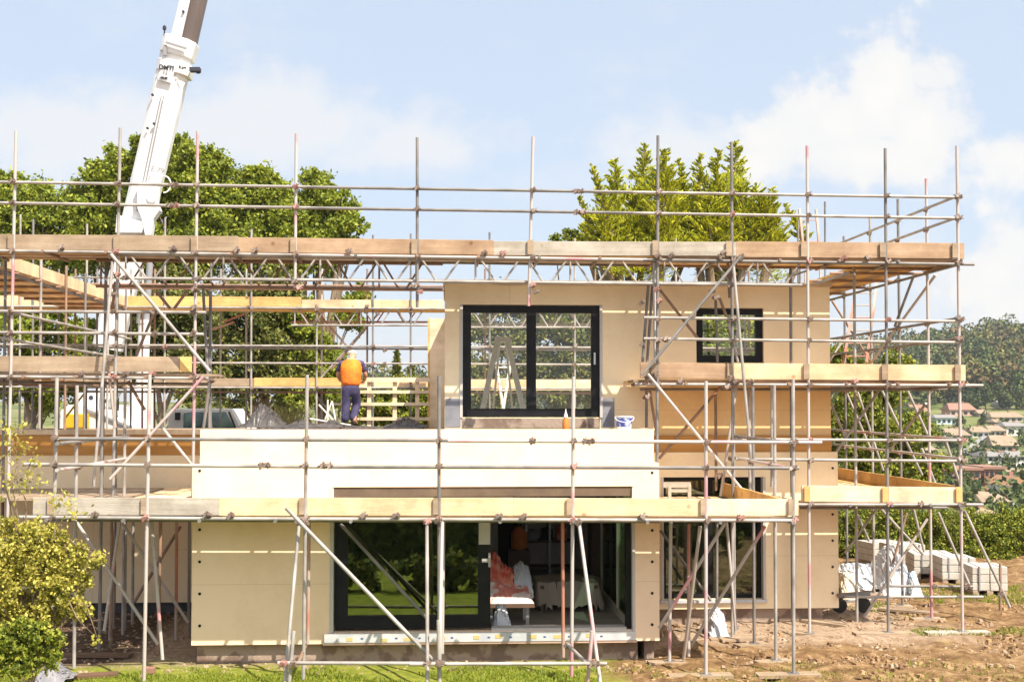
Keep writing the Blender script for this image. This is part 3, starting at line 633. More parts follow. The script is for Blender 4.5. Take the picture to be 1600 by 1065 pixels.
# right return deck between the bay and the main wall, left return deck before the wing
flaty(SA, bx1+.03, xr-.2, A+1.1, 19.75, zr+.005, new_); 
flaty(SA, xl+.25, bx0-.26, A+1.1, YL-.1, zA(xa0)+.005, ['wood_new', 'wood_old', 'wood_new'])
for Y in (17.2, 18.4, 19.6): T(SA, 'transom', Vector((bx1-.0+.05, Y, zr-.05)), Vector((xr+.1, Y, zr-.05)), 'd'); T(SA, 'transom', Vector((xl-.1, Y, zr-.05)), Vector((bx0-.1, Y, zr-.05)), 'd')
mb = MB(); mb.beam((xr-.07, A+.1, zr+.13), (xr-.07, 19.7, zr+.14), .038, .225); mb.build('toe_board', 'wood_orange', SA)  # orange carries the warm bounce light on the shaded inner face
# front raking buttress
FB = 15.05
T(SA, 'brace', (447, 793, 15.62), (680, 1034, 15.3), 'g', .026)
T(SA, 'brace', (532, 818, AI), (667, 965, AI), 'd')
T(SA, 'raker', (468, 812, A-.1), (445, 1067, FB)); T(SA, 'raker', (459, 985, FB), (452, 1067, FB-.05)); T(SA, 'raker', (667, 812, A-.1), (668, 1067, FB)); T(SA, 'raker', (691, 815, A-.1), (686, 1067, FB), 'p'); T(SA, 'raker', (685, 968, FB+.05), (687, 1067, FB))
T(SA, 'raker', (904, 812, A-.1), (938, 1067, FB), 'p'); T(SA, 'raker', (925, 985, FB), (918, 1067, FB), 'p')
T(SA, 'base_rail', (434, 1035, FB-.05), (700, 1036, FB-.05)); T(SA, 'base_rail', (640, 1037, FB-.1), (948, 1036, FB-.1))
for x in (443, 458, 668, 686, 690, 924, 932): C(SA, (x, 1036, FB-.08))
for x, y in ((468, 815), (667, 815), (904, 815), (685, 812), (478, 818)): C(SA, (x, y, A-.12))
T(SA, 'brace', (478, 1006, 16.6), (466, 1036, FB), 'u'); T(SA, 'standard', (483, 815, 16.4), (481, 1005, 16.4), 'r'); T(SA, 'standard', (693, 815, 16.4), (691, 1020, 16.4), 'p'); T(SA, 'brace', (886, 1005, A-.05), (916, 1035, FB))
T(SA, 'standard', (879, 812, 16.4), (880, 1026, 16.4), 'r'); C(SA, (887, 1008, A-.05))
# legs and braces right of the bay
T(SA, 'brace', (1134, 815, A+.2), (1030, 980, 16.8), 'p'); T(SA, 'brace', (1195, 822, A+.3), (1072, 1020, 17.2), 'p'); T(SA, 'raker', (1094, 822, A+.1), (1068, 1030, 16.7), 'r'); T(SA, 'raker', (1076, 818, 17.4), (1076, 1025, 17.0), 'r')
T(SA, 'standard', (1048, 812, 16.75), (1046, 'g', 16.75), 'p'); T(SA, 'brace', (1032, 828, 19.2), (1111, 938, 18.8), 'd'); T(SA, 'standard', (1120, 812, 19.4), (1120, 'g', 19.4), 'd'); T(SA, 'raker', (1135, 815, 18.3), (1150, 985, 18.2), 'p'); T(SA, 'standard', (1144, 812, 18.4), (1144, 'g', 18.4))
sole(SA, 1144, 18.4, .35); sole(SA, 1046, 16.75, .3)
# legs behind the left part
T(SA, 'raker', (237, 815, 16.9), (254, 1030, 16.7), 'p'); T(SA, 'brace', (120, 816, 17.4), (247, 1006, 17.2), 'p'); T(SA, 'standard', (251, 815, 17.6), (247, 'g', 17.6), 'u'); T(SA, 'brace', (191, 817, 18.2), (294, 972, 18.4), 'p'); T(SA, 'brace', (282, 822, 18.9), (210, 940, 18.9), 'u')
T(SA, 'standard', (175, 815, 18.2), (173, 'g', 18.2), 'u'); T(SA, 'raker', (187, 815, 18.0), (163, 985, 17.8), 'p'); T(SA, 'standard', (196, 815, 19.6), (195, 'g', 19.6), 'g'); T(SA, 'standard', (208, 815, 20.1), (207, 'g', 20.1), 'g'); T(SA, 'standard', (276, 815, 18.7), (275, 'g', 18.7), 'r'); T(SA, 'standard', (296, 815, 19.0), (295, 'g', 19.0), 'd')
flaty(SA, Xat(-120, 18.75), xl+.2, 18.8, YL-.1, zA(xa0)+.005, ['wood_old'])
# ===== B. main scaffold across the front =====
B = 18.75; BI = 19.72
SB = thing('scaffold', 'tall three lift main scaffold along the front wall with lattice beams and long guard rails', 'scaffolding', (0, B, 0))
mainst = [(25, 205, 8, 'g', 'p'), (188, 200, 172, 'g', 'g'), (309, 205, 301, 'g', 'p'), (463, 209, 461, 450, 'p'), (652, 215, 652, 480, 'd'), (833, 214, 826, 478, 'p'), (1028, 212, 1026, 'g', 'd'), (1143, 222, 1146, 'g', 'd'), (1261, 228, 1265, 'g', 'p'), (1383, 232, 1388, 'g', 'd'), (1495, 228, 1504, 'g', 'p')]
gu = lambda x: lerp(284.5, 308.5, x/1497); gl = lambda x: lerp(317, 341, x/1497); lt = lambda x: lerp(392, 412, x/1510)
for x, yt, xb, yb, mm_ in mainst:
    if yb != 'g' or x in (309,):
        if x == 309: T(SB, 'standard', (x, yt, B), (301, 790, B), mm_)
        else: T(SB, 'standard', (x, yt, B), (xb, yb, B), mm_)
    else: T(SB, 'standard', (x, yt, B), (xb, 'g', B), mm_)
    for f in (gu, gl, lt): yy = f(x); C(SB, (lerp(x, xb, (yy-yt)/790) if yb == 'g' else x, yy, B), (0, -.05, 0))
sole(SB, 1265, B, .4, 'wood_old', 2.6); sole(SB, 1388, B, .55); sole(SB, 1504, B, .6, 'wood_grey')
for x, yb in ((463, 441), (652, 446), (833, 446)): C(SB, (x-1, yb, B), (0, -.05, 0)); C(SB, (x+4, yb+10, B), (0, -.05, 0))
def rail(th, x0, y0, x1, y1, Y, n, ms, name='guard_rail'):
    for i in range(n):
        a = i/n; b = (i+1)/n; T(th, name, (lerp(x0, x1, a), lerp(y0, y1, a), Y), (lerp(x0, x1, b)+(6 if i < n-1 else 0), lerp(y0, y1, b), Y), ms[i % len(ms)])
rail(SB, -30, 284, 1498, 308.5, B-.06, 3, 'gdg'); rail(SB, -30, 316.5, 1498, 341, B-.06, 3, 'gdg')
for x in (268, 276, 900, 908): C(SB, (x, gu(x), B-.06)); C(SB, (x, gl(x), B-.06))
rail(SB, -30, 391.5, 1522, 413, B-.055, 3, 'gpd', 'ledger'); rail(SB, -30, 400, 1470, 421, BI, 3, 'ddu', 'ledger')
zB = lambda X: lerp(P(0, 388.5, B).z, P(1505, 406, B).z, (X-P(0, 388.5, B).x)/(P(1505, 406, B).x-P(0, 388.5, B).x))
X0 = P(-60, 395, B).x; X1 = P(1506, 406, B).x
for (y0, y1) in ((B+.04, B+.265), (B+.268, B+.493), (B+.496, B+.721), (B+.76, B+.985), (B+.988, B+1.17)):
    flat(SB, X0, X1, y0, y1, zB(X0), zB(X1), ['wood_old', 'wood_pink', 'wood_grey', 'wood_orange'])
for i in range(17):
    X = lerp(X0+.3, X1-.15, i/16); T(SB, 'transom', Vector((X, B-.12, zB(X)-.045)), Vector((X, B+1.12, zB(X)-.045)), 'u' if i % 3 else 'd')
for x in (98, 273, 371, 400, 545, 757, 785, 1048, 1125, 1157, 1317, 1353): C(SB, (x, lt(x)-4, B-.03), (0, -.06, .02))
toe(SB, -30, 372, 366, 369, 24, 24, B+.02, 'wood_old'); toe(SB, 372, 771, 370, 376, 25, 22, B+.02, 'wood_pink'); toe(SB, 771, 1150, 377, 378, 22, 22, B+.02, 'wood_grey'); toe(SB, 1150, 1506, 377, 380, 25, 24, B+.02, 'wood_pink')
shade_pads(SB, [(22, 0), (187, 1), (308, 3), (463, 5), (652, 8), (833, 9), (1028, 10), (1143, 11), (1260, 12), (1383, 13), (1496, 14)], 366, 389, B-.008)
# lattice beams
def lattice(th, px0, px1, yb0, yb1, Y, dpt, m='g', unit_=1.5):
    a = P(px0, yb0, Y); b = P(px1, yb1, Y); L = (b-a).length; d = (b-a)/L; up = Vector((0, 0, dpt))
    mb = MB(); mb.tube(a, b, TR, n=8); mb.tube(a+up, b+up, TR, n=8)
    s = .1
    while s+.7 < L:
        mb.tube(a+d*(s+.30), a+d*(s+.05)+up, .017, n=7, cap=False); mb.tube(a+d*(s+.42), a+d*(s+.68)+up, .017, n=7, cap=False)
        if int(s/.75) % 2 == 0: mb.tube(a+d*(s-.02), a+d*(s-.02)+up, .017, n=7, cap=False)
        s += .75
    return mb.build('lattice_beam', MM[m], th, smooth=True)
lattice(SB, 188, 735, 434.5, 440, B+.07, .37); lattice(SB, 735, 1255, 440, 445.5, B+.07, .37)
lattice(SB, 150, 692, 447, 452, BI, .42, 'u')
# middle lift, left end
T(SB, 'guard_rail', (-20, 486, B-.06), (322, 488, B-.06)); T(SB, 'guard_rail', (-20, 519, B-.06), (318, 522, B-.06)); T(SB, 'ledger', (-20, 588, B-.055), (326, 591, B-.055)); T(SB, 'ledger', (-20, 597, BI), (326, 600, BI), 'd')
for f in (487, 520, 589):
    for x in (19, 181, 304): C(SB, (x, f, B), (0, -.05, 0))
for x in (130, 198, 240): C(SB, (x, 586, B), (0, -.07, .02))
toe(SB, -20, 280, 556, 557, 24, 24, B+.02, 'wood_old'); toe(SB, 281, 300, 557, 557, 24, 24, B+.02, 'wood_orange')
zM = P(100, 584, B).z; XM0 = P(-60, 584, B).x; XM1 = P(330, 584, B).x
for (y0, y1) in ((B+.04, B+.265), (B+.268, B+.493), (B+.496, B+.721), (B+.76, B+.985), (B+.988, B+1.17)): flat(SB, XM0, XM1 if y0 > B+.3 else P(300, 584, B).x, y0, y1, zM, zM, ['wood_old', 'wood_pink'])
for x in (40, 120, 230, 300): X = Xat(x, B, 588); T(SB, 'transom', Vector((X, B-.12, zM-.045)), Vector((X, BI+.15, zM-.045)), 'u')
# left tower
T(SB, 'raker', (176, 408, B-.15), (146, 760, B-.5), 'g'); T(SB, 'standard', (166, 405, BI), (155, 'g', BI), 'd'); T(SB, 'standard', (184, 395, BI), (178, 'g', BI), 'd'); T(SB, 'brace', (173, 397, B-.18), (328, 580, B-.18), 'g', .027); T(SB, 'brace', (318, 588, B-.18), (172, 748, B-.2), 'p'); T(SB, 'brace', (252, 666, B-.1), (300, 726, B-.1)); T(SB, 'brace', (180, 440, BI), (176, 480, BI), 'u')
T(SB, 'standard', (317, 445, BI-.2), (325, 590, BI-.2), 'd'); T(SB, 'standard', (329, 455, BI), (327, 668, BI), 'd'); T(SB, 'brace', (244, 455, BI-.1), (266, 482, BI-.1), 'u'); T(SB, 'brace', (292, 455, BI-.1), (272, 482, BI-.1), 'u'); T(SB, 'raker', (328, 595, B-.1), (318, 668, B+.2)); T(SB, 'raker', (170, 580, B), (180, 668, B), 'r'); T(SB, 'brace', (200, 595, BI), (226, 640, BI), 'u'); T(SB, 'brace', (240, 490, BI), (213, 555, BI), 'u')
T(SB, 'raker', (186, 395, B+.1), (184, 440, B+.1), 'y', .027)
for x, y in ((176, 400), (184, 428), (196, 434), (310, 436), (304, 452), (172, 560), (181, 540), (175, 460), (242, 488), (242, 521), (303, 480), (330, 594), (310, 588)): C(SB, (x, y, B-.12))
# middle lift, right end
T(SB, 'guard_rail', (1006, 496, B-.06), (1500, 502, B-.06)); T(SB, 'guard_rail', (1006, 529, B-.06), (1500, 535, B-.06)); T(SB, 'ledger', (992, 600, B-.055), (1536, 602, B-.055)); T(SB, 'ledger', (1000, 608, BI), (1480, 608, BI), 'd')
for x in (1027, 1145, 1263, 1386, 1499):
    for f in (499, 532, 601): C(SB, (x, f, B), (0, -.05, 0))
for x in (1062, 1172, 1332): C(SB, (x, 598, B), (0, -.07, .02))
C(SB, (1040, 530, B-.06))
toe(SB, 1000, 1142, 566, 567, 24, 25, B+.02, 'wood_pink'); toe(SB, 1142, 1508, 567, 570, 25, 25, B+.02, 'wood_new')
shade_pads(SB, [(1026, 0), (1145, 0), (1264, 1), (1386, 2), (1500, 3)], 567, 591, B-.008)
zN = P(1250, 595, B).z; XN0 = P(990, 595, B).x; XN1 = P(1508, 595, B).x
for (y0, y1) in ((B+.04, B+.265), (B+.268, B+.493), (B+.496, B+.721), (B+.76, B+.985), (B+.988, B+1.15)): flat(SB, XN0, XN1, y0, y1, zN, zN, ['wood_new', 'wood_orange', 'wood_pink'])
for x in (1005, 1070, 1150, 1230, 1320, 1400, 1480): X = Xat(x, B, 595); T(SB, 'transom', Vector((X, B-.12, zN-.045)), Vector((X, BI+.15, zN-.045)), 'u')
# lower lift, right end
T(SB, 'guard_rail', (1150, 686, B-.06), (1500, 688, B-.06)); T(SB, 'guard_rail', (1150, 717, B-.06), (1500, 720, B-.06)); T(SB, 'ledger', (1246, 788, B-.055), (1536, 788, B-.055)); T(SB, 'ledger', (1250, 793, BI), (1480, 793, BI), 'd')
for x in (1265, 1387, 1502):
    for f in (687, 719, 787): C(SB, (x, f, B), (0, -.05, 0))
C(SB, (1438, 787, B-.06)); C(SB, (1240, 686, B-.06)); C(SB, (1240, 719, B-.06))
toe(SB, 1252, 1500, 758, 761, 25, 25, B+.02, 'wood_clean'); shade_pads(SB, [(1265, 0), (1387, 1), (1502, 1)], 759, 783, B-.008, 'wood_orange')
zL = P(1380, 784, B).z; XL0 = P(1250, 784, B).x; XL1 = P(1500, 784, B).x
for (y0, y1) in ((B+.04, B+.265), (B+.268, B+.493), (B+.496, B+.721), (B+.76, B+.985), (B+.988, B+1.07)): flat(SB, XL0, XL1, y0, y1, zL, zL, ['wood_new', 'wood_clean'])
for x in (1262, 1325, 1390, 1450, 1495): X = Xat(x, B, 788); T(SB, 'transom', Vector((X, B-.12, zL-.045)), Vector((X, BI+.1, zL-.045)), 'd')
# right tower tubes
T(SB, 'standard', (1235, 415, BI), (1238, 'g', BI), 'd')
for a, b, m_, Y in (((1158, 400), (1003, 586), 'd', B-.18), ((1012, 584), (1168, 775), 'p', B-.18), ((1029, 450), (1090, 528), 'u', BI-.1), ((1127, 603), (1030, 716), 'u', BI-.1), ((1146, 416), (1177, 754), 'g', B-.2), ((1118, 465), (1121, 566), 'd', BI), ((1124, 465), (1140, 508), 'u', BI-.2), ((1138, 505), (1153, 566), 'g', BI-.25), ((1013, 445), (1004, 566), 'd', BI-.1), ((1020, 440), (1011, 566), 'd', BI), ((1015, 610), (1031, 705), 'u', BI-.2), ((1010, 606), (1010, 668), 'd', BI), ((1154, 580), (1126, 775), 'r', B+.2), ((1118, 612), (1119, 766), 'u', BI-.05), ((1170, 605), (1172, 770), 'g', B+.4), ((1022, 405), (1024, 600), 'p', B+.1), ((1137, 405), (1140, 465), 'u', BI-.4), ((1206, 600), (1206, 760), 'g', B+.3), ((1350, 445), (1350, 447), 'd', BI)):
    T(SB, 'brace' if abs(a[0]-b[0]) > 20 else 'standard', (*a, Y), (*b, Y), m_)
for x, y in ((1158, 402), (1148, 412), (1118, 465), (1142, 445), (1145, 428), (1026, 452), (1024, 585), (1012, 590), (1004, 538), (1003, 472), (1030, 470), (1142, 590), (1150, 596), (1010, 620), (1125, 742), (1135, 605), (1028, 400), (1112, 455), (1130, 395)): C(SB, (x, y, B-.1))
# ===== C. right-hand return =====
SR = thing('scaffold', 'open scaffold return running back along the right end wall with splayed raking struts', 'scaffolding', (P(1497, 640, B).x, 23, 0))
XR = P(1499, 600, B).x; XI = gx1+.22
DR = [20.0, 21.3, 22.75, 24.3, 25.9, 27.4]
zt_list = [245, 262, 290, 307, 318, 330]
zTop = zB(X1)
for i, Y in enumerate(DR):
    px = 702+(1500-702)*B/Y; T(SR, 'standard', Vector((XR, Y, zTop+1.55-.12*i)), Vector((XR+.02, Y, hgt1(XR, Y)+.02)), 'pdgdpd'[i]); 
    if Y < 24: sole(SR, 702+(1501-702)*B/Y, Y, .3)
    if i % 2 == 0 or i == 5: T(SR, 'standard', Vector((XI, Y-.4, zTop+.2)), Vector((XI, Y-.4, .02)), 'gd'[i % 2])
RZ = [(P(1497, 308, B).z, P(1497, 341, B).z), (P(1497, 498, B).z, P(1497, 530, B).z), (P(1500, 686, B).z, P(1500, 716, B).z)]
for k, (a, b) in enumerate(RZ):
    for z in (a, b):
        T(SR, 'guard_rail', Vector((XR-.05, B-.12, z)), Vector((XR-.05, 24.2, z+.04)), 'gdp'[k]); T(SR, 'guard_rail', Vector((XR-.05, 24.2, z+.04)), Vector((XR-.05, 27.8, z+.1)), 'd')
        for Y in DR[:4]+[B]: C(SR, Vector((XR-.02, Y, z+.01)))
for z in (zTop, zN, zL):
    T(SR, 'ledger', Vector((XR-.05, B-.15, z-.09)), Vector((XR-.05, 27.9, z-.05)), 'd'); T(SR, 'ledger', Vector((XI, B+1.0, z-.09)), Vector((XI, 27.9, z-.05)), 'd')
    for Y in (20.4, 21.6, 22.8, 24, 25.2, 26.4, 27.6): T(SR, 'transom', Vector((XI-.15, Y, z-.035)), Vector((XR+.1, Y, z-.035)), 'u')
    for Y in DR: C(SR, Vector((XR-.02, Y, z-.06)))
flaty(SR, XR-1.3, XR-.12, B+1.2, 27.8, zTop+.02, ['wood_pink', 'wood_orange', 'wood_old']); 
flaty(SR, XR-1.25, XR-.12, B+1.18, 27.8, zL+.02, ['wood_new', 'wood_orange'])
flaty(SR, XR-1.0, XR-.12, B+1.18, 27.8, zN+.02, ['wood_new', 'wood_orange'])
for z, m_ in ((zL, 'wood_orange'), (zN, 'wood_new'), (zTop, 'wood_pink')):  # lowest board is orange to hold warm bounce light in its colour
    mb = MB(); mb.beam((XR-.07, B+.1, z+.14), (XR-.07, 27.8, z+.16), .038, .225); mb.build('toe_board', m_, SR)
for a, b, m_, Y, Y2 in (((1462, 429), (1360, 568), 'p', 20.0, 22.4), ((1428, 430), (1398, 510), 'd', 20.8, 21.3), ((1447, 630), (1385, 710), 'g', 20.2, 21.8), ((1378, 610), (1441, 742), 'g', 22.4, 22.4), ((1418, 610), (1452, 685), 'g', 21.3, 21.3), ((1372, 612), (1302, 712), 'g', 20.3, 20.3), ((1298, 628), (1320, 682), 'g', 20.3, 20.3), ((1322, 612), (1362, 705), 'g', 24, 24), ((1340, 612), (1380, 735), 'g', 24, 24), ((1334, 791), (1358, 845), 'g', 23, 23), ((1375, 793), (1443, 866), 'g', 22.5, 22.5), ((1427, 793), (1444, 862), 'g', 22.5, 22.5), ((1466, 800), (1514, 912), 'g', 21, 21), ((1507, 797), (1578, 948), 'g', 19.8, 19.8), ((1372, 791), (1320, 864), 'g', 21, 21), ((1449, 810), (1342, 976), 'p', 20.2, 20.2), ((1417, 800), (1395, 880), 'u', 22, 22), ((1362, 567), (1300, 470), 'u', 25, 25), ((1335, 505), (1295, 565), 'p', 25, 25), ((1475, 680), (1500, 757), 'g', 21, 21), ((1440, 700), (1462, 757), 'g', 22, 22)):
    T(SR, 'brace', (*a, Y), (*b, Y2), m_)
T(SR, 'base_rail', (1320, 932, 19.9), (1536, 932, 19.9)); T(SR, 'base_rail', (1380, 915, 21.2), (1520, 916, 21.2), 'd'); T(SR, 'standard', (1563, 880, 19.8), (1563, 953, 19.8), 'u')
for x, y in ((1563, 928), (1510, 914), (1312, 930), (1460, 916)): C(SR, (x, y, 19.8))
# ===== D. rear scaffold =====
D1 = 27.5; D2 = 28.5
SD = thing('scaffold', 'rear scaffold seen beyond the roof deck and through the upper door, with orange boards', 'scaffolding', (0, 28, 1.4))
def ZD(py, px=600): return P(px, py, D1).z
for px, yt, m_ in ((32, 335, 'g'), (52, 343, 'd'), (136, 350, 'g'), (258, 340, 'g'), (330, 395, 'd'), (393, 358, 'g'), (495, 475, 'g'), (583, 367, 'd'), (642, 365, 'd'), (765, 363, 'd'), (898, 372, 'g'), (1056, 372, 'g'), (1152, 500, 'g'), (1247, 345, 'd'), (1289, 315, 'd')):
    T(SD, 'standard', (px, yt, D1), Vector((Xat(px, D1, 640), D1, hgt1(Xat(px, D1), D1)+.02)), m_)
for px in (14, 66, 92, 118, 152, 205, 223, 242, 345, 385, 503, 574, 758, 930, 1170): T(SD, 'standard', (px, 420, D2), Vector((Xat(px, D2, 640), D2, hgt1(Xat(px, D2), D2)+.02)), 'dgup'[px % 4])
XD0 = Xat(-40, D1); XD1 = Xat(1290, D1)
for py, m_, Y in ((541, 'g', D1), (568, 'g', D1), (447, 'u', D1), (453, 'u', D2), (437, 'd', D1), (482, 'g', D1), (486, 'p', D2), (606, 'g', D1), (613, 'p', D2), (545, 'd', D2)):
    z = P(500, py, Y).z; T(SD, 'guard_rail' if py in (541, 568, 447, 453, 437) else 'ledger', Vector((XD0, Y-.06, z+.02)), Vector((0, Y-.06, z)), m_); T(SD, 'guard_rail' if py in (541, 568) else 'ledger', Vector((0, Y-.06, z)), Vector((XD1, Y-.06, z-.03)), m_)
    for px in (258, 393, 495, 583, 642, 765, 898): C(SD, (px, py, Y-.08)) if CR.random() < .6 else None
def tb(x0, x1, py, hp, m_, Y=D1+.04, Y2=None):
    z = P(500, py, Y).z; h = hp/68; mb = MB(); mb.beam((Xat(x0, Y), Y, z-h/2), (Xat(x1, Y), Y, z-h/2), .038, h); mb.build('toe_board', m_, SD)
tb(-40, 180, 464, 16, 'wood_new'); tb(181, 470, 464, 15, 'wood_orange'); tb(471, 692, 468, 12, 'wood_new'); tb(240, 396, 591, 12, 'wood_old'); tb(397, 560, 590, 13, 'wood_orange'); tb(561, 690, 594, 12, 'wood_new'); tb(693, 830, 592, 17, 'wood_new'); tb(831, 980, 592, 17, 'wood_clean')
zD1 = P(500, 481, D1).z; zD2 = P(500, 604, D1).z
for z, ms in ((zD1, ['wood_new', 'wood_orange', 'wood_old']), (zD2, ['wood_new', 'wood_orange'])):
    for k in range(4): flat(SD, XD0, XD1, D1+.06+k*.232, D1+.285+k*.232, z, z, ms)
def lat2(px0, px1, py, Y, d, m_): return lattice(SD, px0, px1, py, py, Y, d, m_)
lat2(455, 692, 508, D1, .38, 'g'); lat2(455, 692, 503, D2, .4, 'r'); lat2(728, 940, 511, D1, .40, 'g'); lat2(728, 940, 506, D2, .40, 'g')
for a, b, m_ in (((498, 490), (552, 552), 'r'), ((600, 480), (500, 592), 'g'), ((578, 505), (520, 575), 'u'), ((485, 606), (525, 655), 'g'), ((245, 612), (258, 640), 'r'), ((366, 503), (330, 515), 'r'), ((730, 580), (750, 612), 'd'), ((382, 490), (350, 503), 'r'), ((135, 610), (100, 655), 'y')): T(SD, 'brace', (*a, D1+.5), (*b, D1+.5), m_)
for x, y in ((495, 484), (495, 500), (573, 478), (590, 490), (642, 487), (601, 547), (601, 568), (388, 480), (897, 512), (758, 512)): C(SD, (x, y, D1-.08))
# ===== E. left-hand return =====
SE = thing('scaffold', 'scaffold return at the far left with sloping timber decks seen from below', 'scaffolding', (Xat(-48, B), 23, 0))
XE = Xat(-48, B, 400)+.05; zE = P(-20, 404, B).z
for i, Y in enumerate((19.9, 21.6, 23.0, 24.2, 25.8, 27.2)):
    T(SE, 'standard', Vector((XE+.08, Y, zE+.4)), Vector((XE+.08, Y, hgt1(XE, Y)+.02)), 'dgudgd'[i])
flaty(SE, XE-1.4, XE, B+1.2, 27.6, zE, ['wood_new', 'wood_orange', 'wood_new']); flaty(SE, XE-1.4, XE, B+1.2, 27.6, zM, ['wood_old', 'wood_orange'])
for z in (zE, zM):
    T(SE, 'ledger', Vector((XE-.02, B+1, z-.06)), Vector((XE-.02, 27.6, z-.06)), 'd')
    for Y in (20.4, 21.5, 22.6, 23.8, 25, 26.2, 27.2): T(SE, 'transom', Vector((XE-1.4, Y, z-.045)), Vector((XE+.12, Y, z-.045)), 'u')
mb = MB(); mb.beam((XE+.03, B+1.2, zE+.12), (XE+.03, 27.5, zE+.12), .038, .22); mb.build('toe_board', 'wood_new', SE)
mb = MB(); mb.beam((XE+.03, B+1.2, zM+.12), (XE+.03, 27.5, zM+.12), .038, .22); mb.build('toe_board', 'wood_old', SE)
for z in (zM+.6, zM+1.05): T(SE, 'guard_rail', Vector((XE+.12, B+.5, z)), Vector((XE+.12, 27.5, z)), 'g')
# ---------------------------------------------------------------- trees and plants
def tree(name, label, Y, trunk, lobes, n, m='leaf_tree', size=.15, group=None, cat='tree', limbs=True, trunk_r=.22, sig=.12, low=-.6, clumps=46, dY=0):
    """trunk: px of the foot; lobes: (px, py, radius in photo px, depth offset)"""
    bx = Xat(trunk, Y, 640); bz = hgt1(bx, Y)-.1; t = thing(name, label, cat, (bx, Y, bz), group)
    pts = []; tot = sum(l[2]**2 for l in lobes)
    for l in lobes:
        yy = Y+(l[3] if len(l) > 3 else 0); c = P(l[0], l[1], yy); r = l[2]*yy/F
        pts.append(lobe_points(c, r, int(n*(2.7 if Y > 25 else 1)*l[2]**2/tot), clumps, (1, .9, 1), sig, low))
    leaves('crown', np.concatenate(pts), size*(.46 if Y > 25 else 1), m, t)
    mb = MB(); top = P(lobes[0][0], lobes[0][1], Y); base = Vector((bx, Y, bz)); prev = base; mid = base+(top-base)*.45+Vector((.15, 0, 0))
    mb.tube(base, mid, trunk_r, trunk_r*.65, 9); mb.tube(mid, top, trunk_r*.65, trunk_r*.2, 8)
    if limbs:
        for l in lobes[1:]:
            yy = Y+(l[3] if len(l) > 3 else 0); c = P(l[0], l[1], yy); s0 = base+(mid-base)*random.uniform(.55, .98); k = s0+(c-s0)*.5+Vector((random.uniform(-.3, .3), 0, random.uniform(-.1, .4)))
            mb.tube(s0, k, trunk_r*.42, trunk_r*.26, 7); mb.tube(k, c, trunk_r*.26, trunk_r*.08, 6)
            for q in range(3):
                e = c+Vector([random.uniform(-1, 1)*l[2]*yy/F*.8 for _ in range(3)]); mb.tube(k+(c-k)*.5, e, trunk_r*.1, .01, 5)
    mb.build('trunk', 'bark', t, smooth=True); return t
tree('broadleaf_tree', 'low rounded green tree at the far left edge of the photo, behind the scaffold rails', 37, 45, [(40, 330, 52), (95, 340, 42), (10, 350, 50), (60, 400, 70), (10, 300, 32), (120, 400, 45)], 15000, group='trees behind the house')
tree('broadleaf_tree', 'tall dark green tree left of the crane boom, topped by one thin sprig', 35, 175, [(165, 300, 45), (192, 258, 32), (150, 275, 26), (218, 225, 14), (214, 245, 16), (135, 330, 40), (195, 340, 50), (170, 400, 65)], 17000, group='trees behind the house')
tree('broadleaf_tree', 'tallest bright green tree directly right of the crane boom', 34.5, 300, [(295, 275, 46), (335, 270, 36), (285, 232, 22), (262, 320, 40), (320, 340, 56), (358, 320, 32), (300, 400, 70), (240, 400, 50)], 20000, group='trees behind the house')
tree('broadleaf_tree', 'rounded green tree between the tallest tree and the right hand end of the leafy group', 35, 410, [(400, 296, 36), (428, 300, 30), (372, 300, 26), (400, 345, 52), (440, 350, 40), (410, 410, 64)], 16000, group='trees behind the house')
tree('broadleaf_tree', 'green tree ending the leafy group, with open sky on its right', 35.5, 500, [(492, 300, 32), (515, 330, 40), (545, 352, 26), (478, 345, 38), (530, 372, 34), (490, 400, 50), (545, 395, 22)], 15000, group='trees behind the house')
# darker understorey
ul = [('dark shaded thicket behind the far left scaffold posts', 60, [(20, 520, 60), (80, 500, 60), (120, 560, 50), (40, 600, 60), (100, 620, 45)], 'leaf_tree'),
      ('dark thicket behind the crane ram and its upper body', 250, [(235, 500, 55), (290, 480, 60), (270, 560, 60), (210, 560, 40), (300, 600, 55), (330, 520, 45)], 'leaf_dark'),
      ('tangled olive thicket behind the white pickup', 400, [(370, 500, 60), (430, 520, 60), (400, 580, 65), (460, 580, 50), (350, 620, 50), (440, 470, 50)], 'leaf_dark'),
      ('bright green shrub in front of the thicket left of the worker', 500, [(480, 545, 40), (465, 500, 35), (500, 610, 45), (470, 630, 40), (520, 560, 22), (545, 500, 26), (560, 470, 24), (530, 620, 32)], 'leaf_tree')]
for lab, px, lo, m_ in ul: tree('shrub', lab, 33.5, px, lo, 13000, m_, .15, 'thickets behind the house', 'shrub', trunk_r=.12)
tree('shrub', 'low leafy shrub seen through the timber balustrade', 31.5, 615, [(600, 625, 34), (640, 628, 34), (670, 630, 28), (580, 645, 34), (625, 650, 36), (655, 655, 30), (560, 620, 28), (690, 640, 26)], 9000, 'leaf_hedge', .13, None, 'shrub', trunk_r=.08)
tree('shrub', 'wispy dark shrub with blue sky through it, behind the left pane of the upper door', 33, 770, [(750, 520, 30), (745, 590, 30), (790, 480, 30), (805, 540, 34), (770, 620, 36), (770, 480, 16)], 4500, 'leaf_dark', .14, None, 'shrub', trunk_r=.1, sig=.22)
tree('broadleaf_tree', 'dense dark tree filling the right pane of the upper door', 33, 880, [(870, 520, 55), (920, 530, 50), (850, 590, 50), (900, 610, 55), (940, 590, 45), (860, 480, 40), (820, 600, 30)], 15000, 'leaf_dark', .14, None, trunk_r=.18)
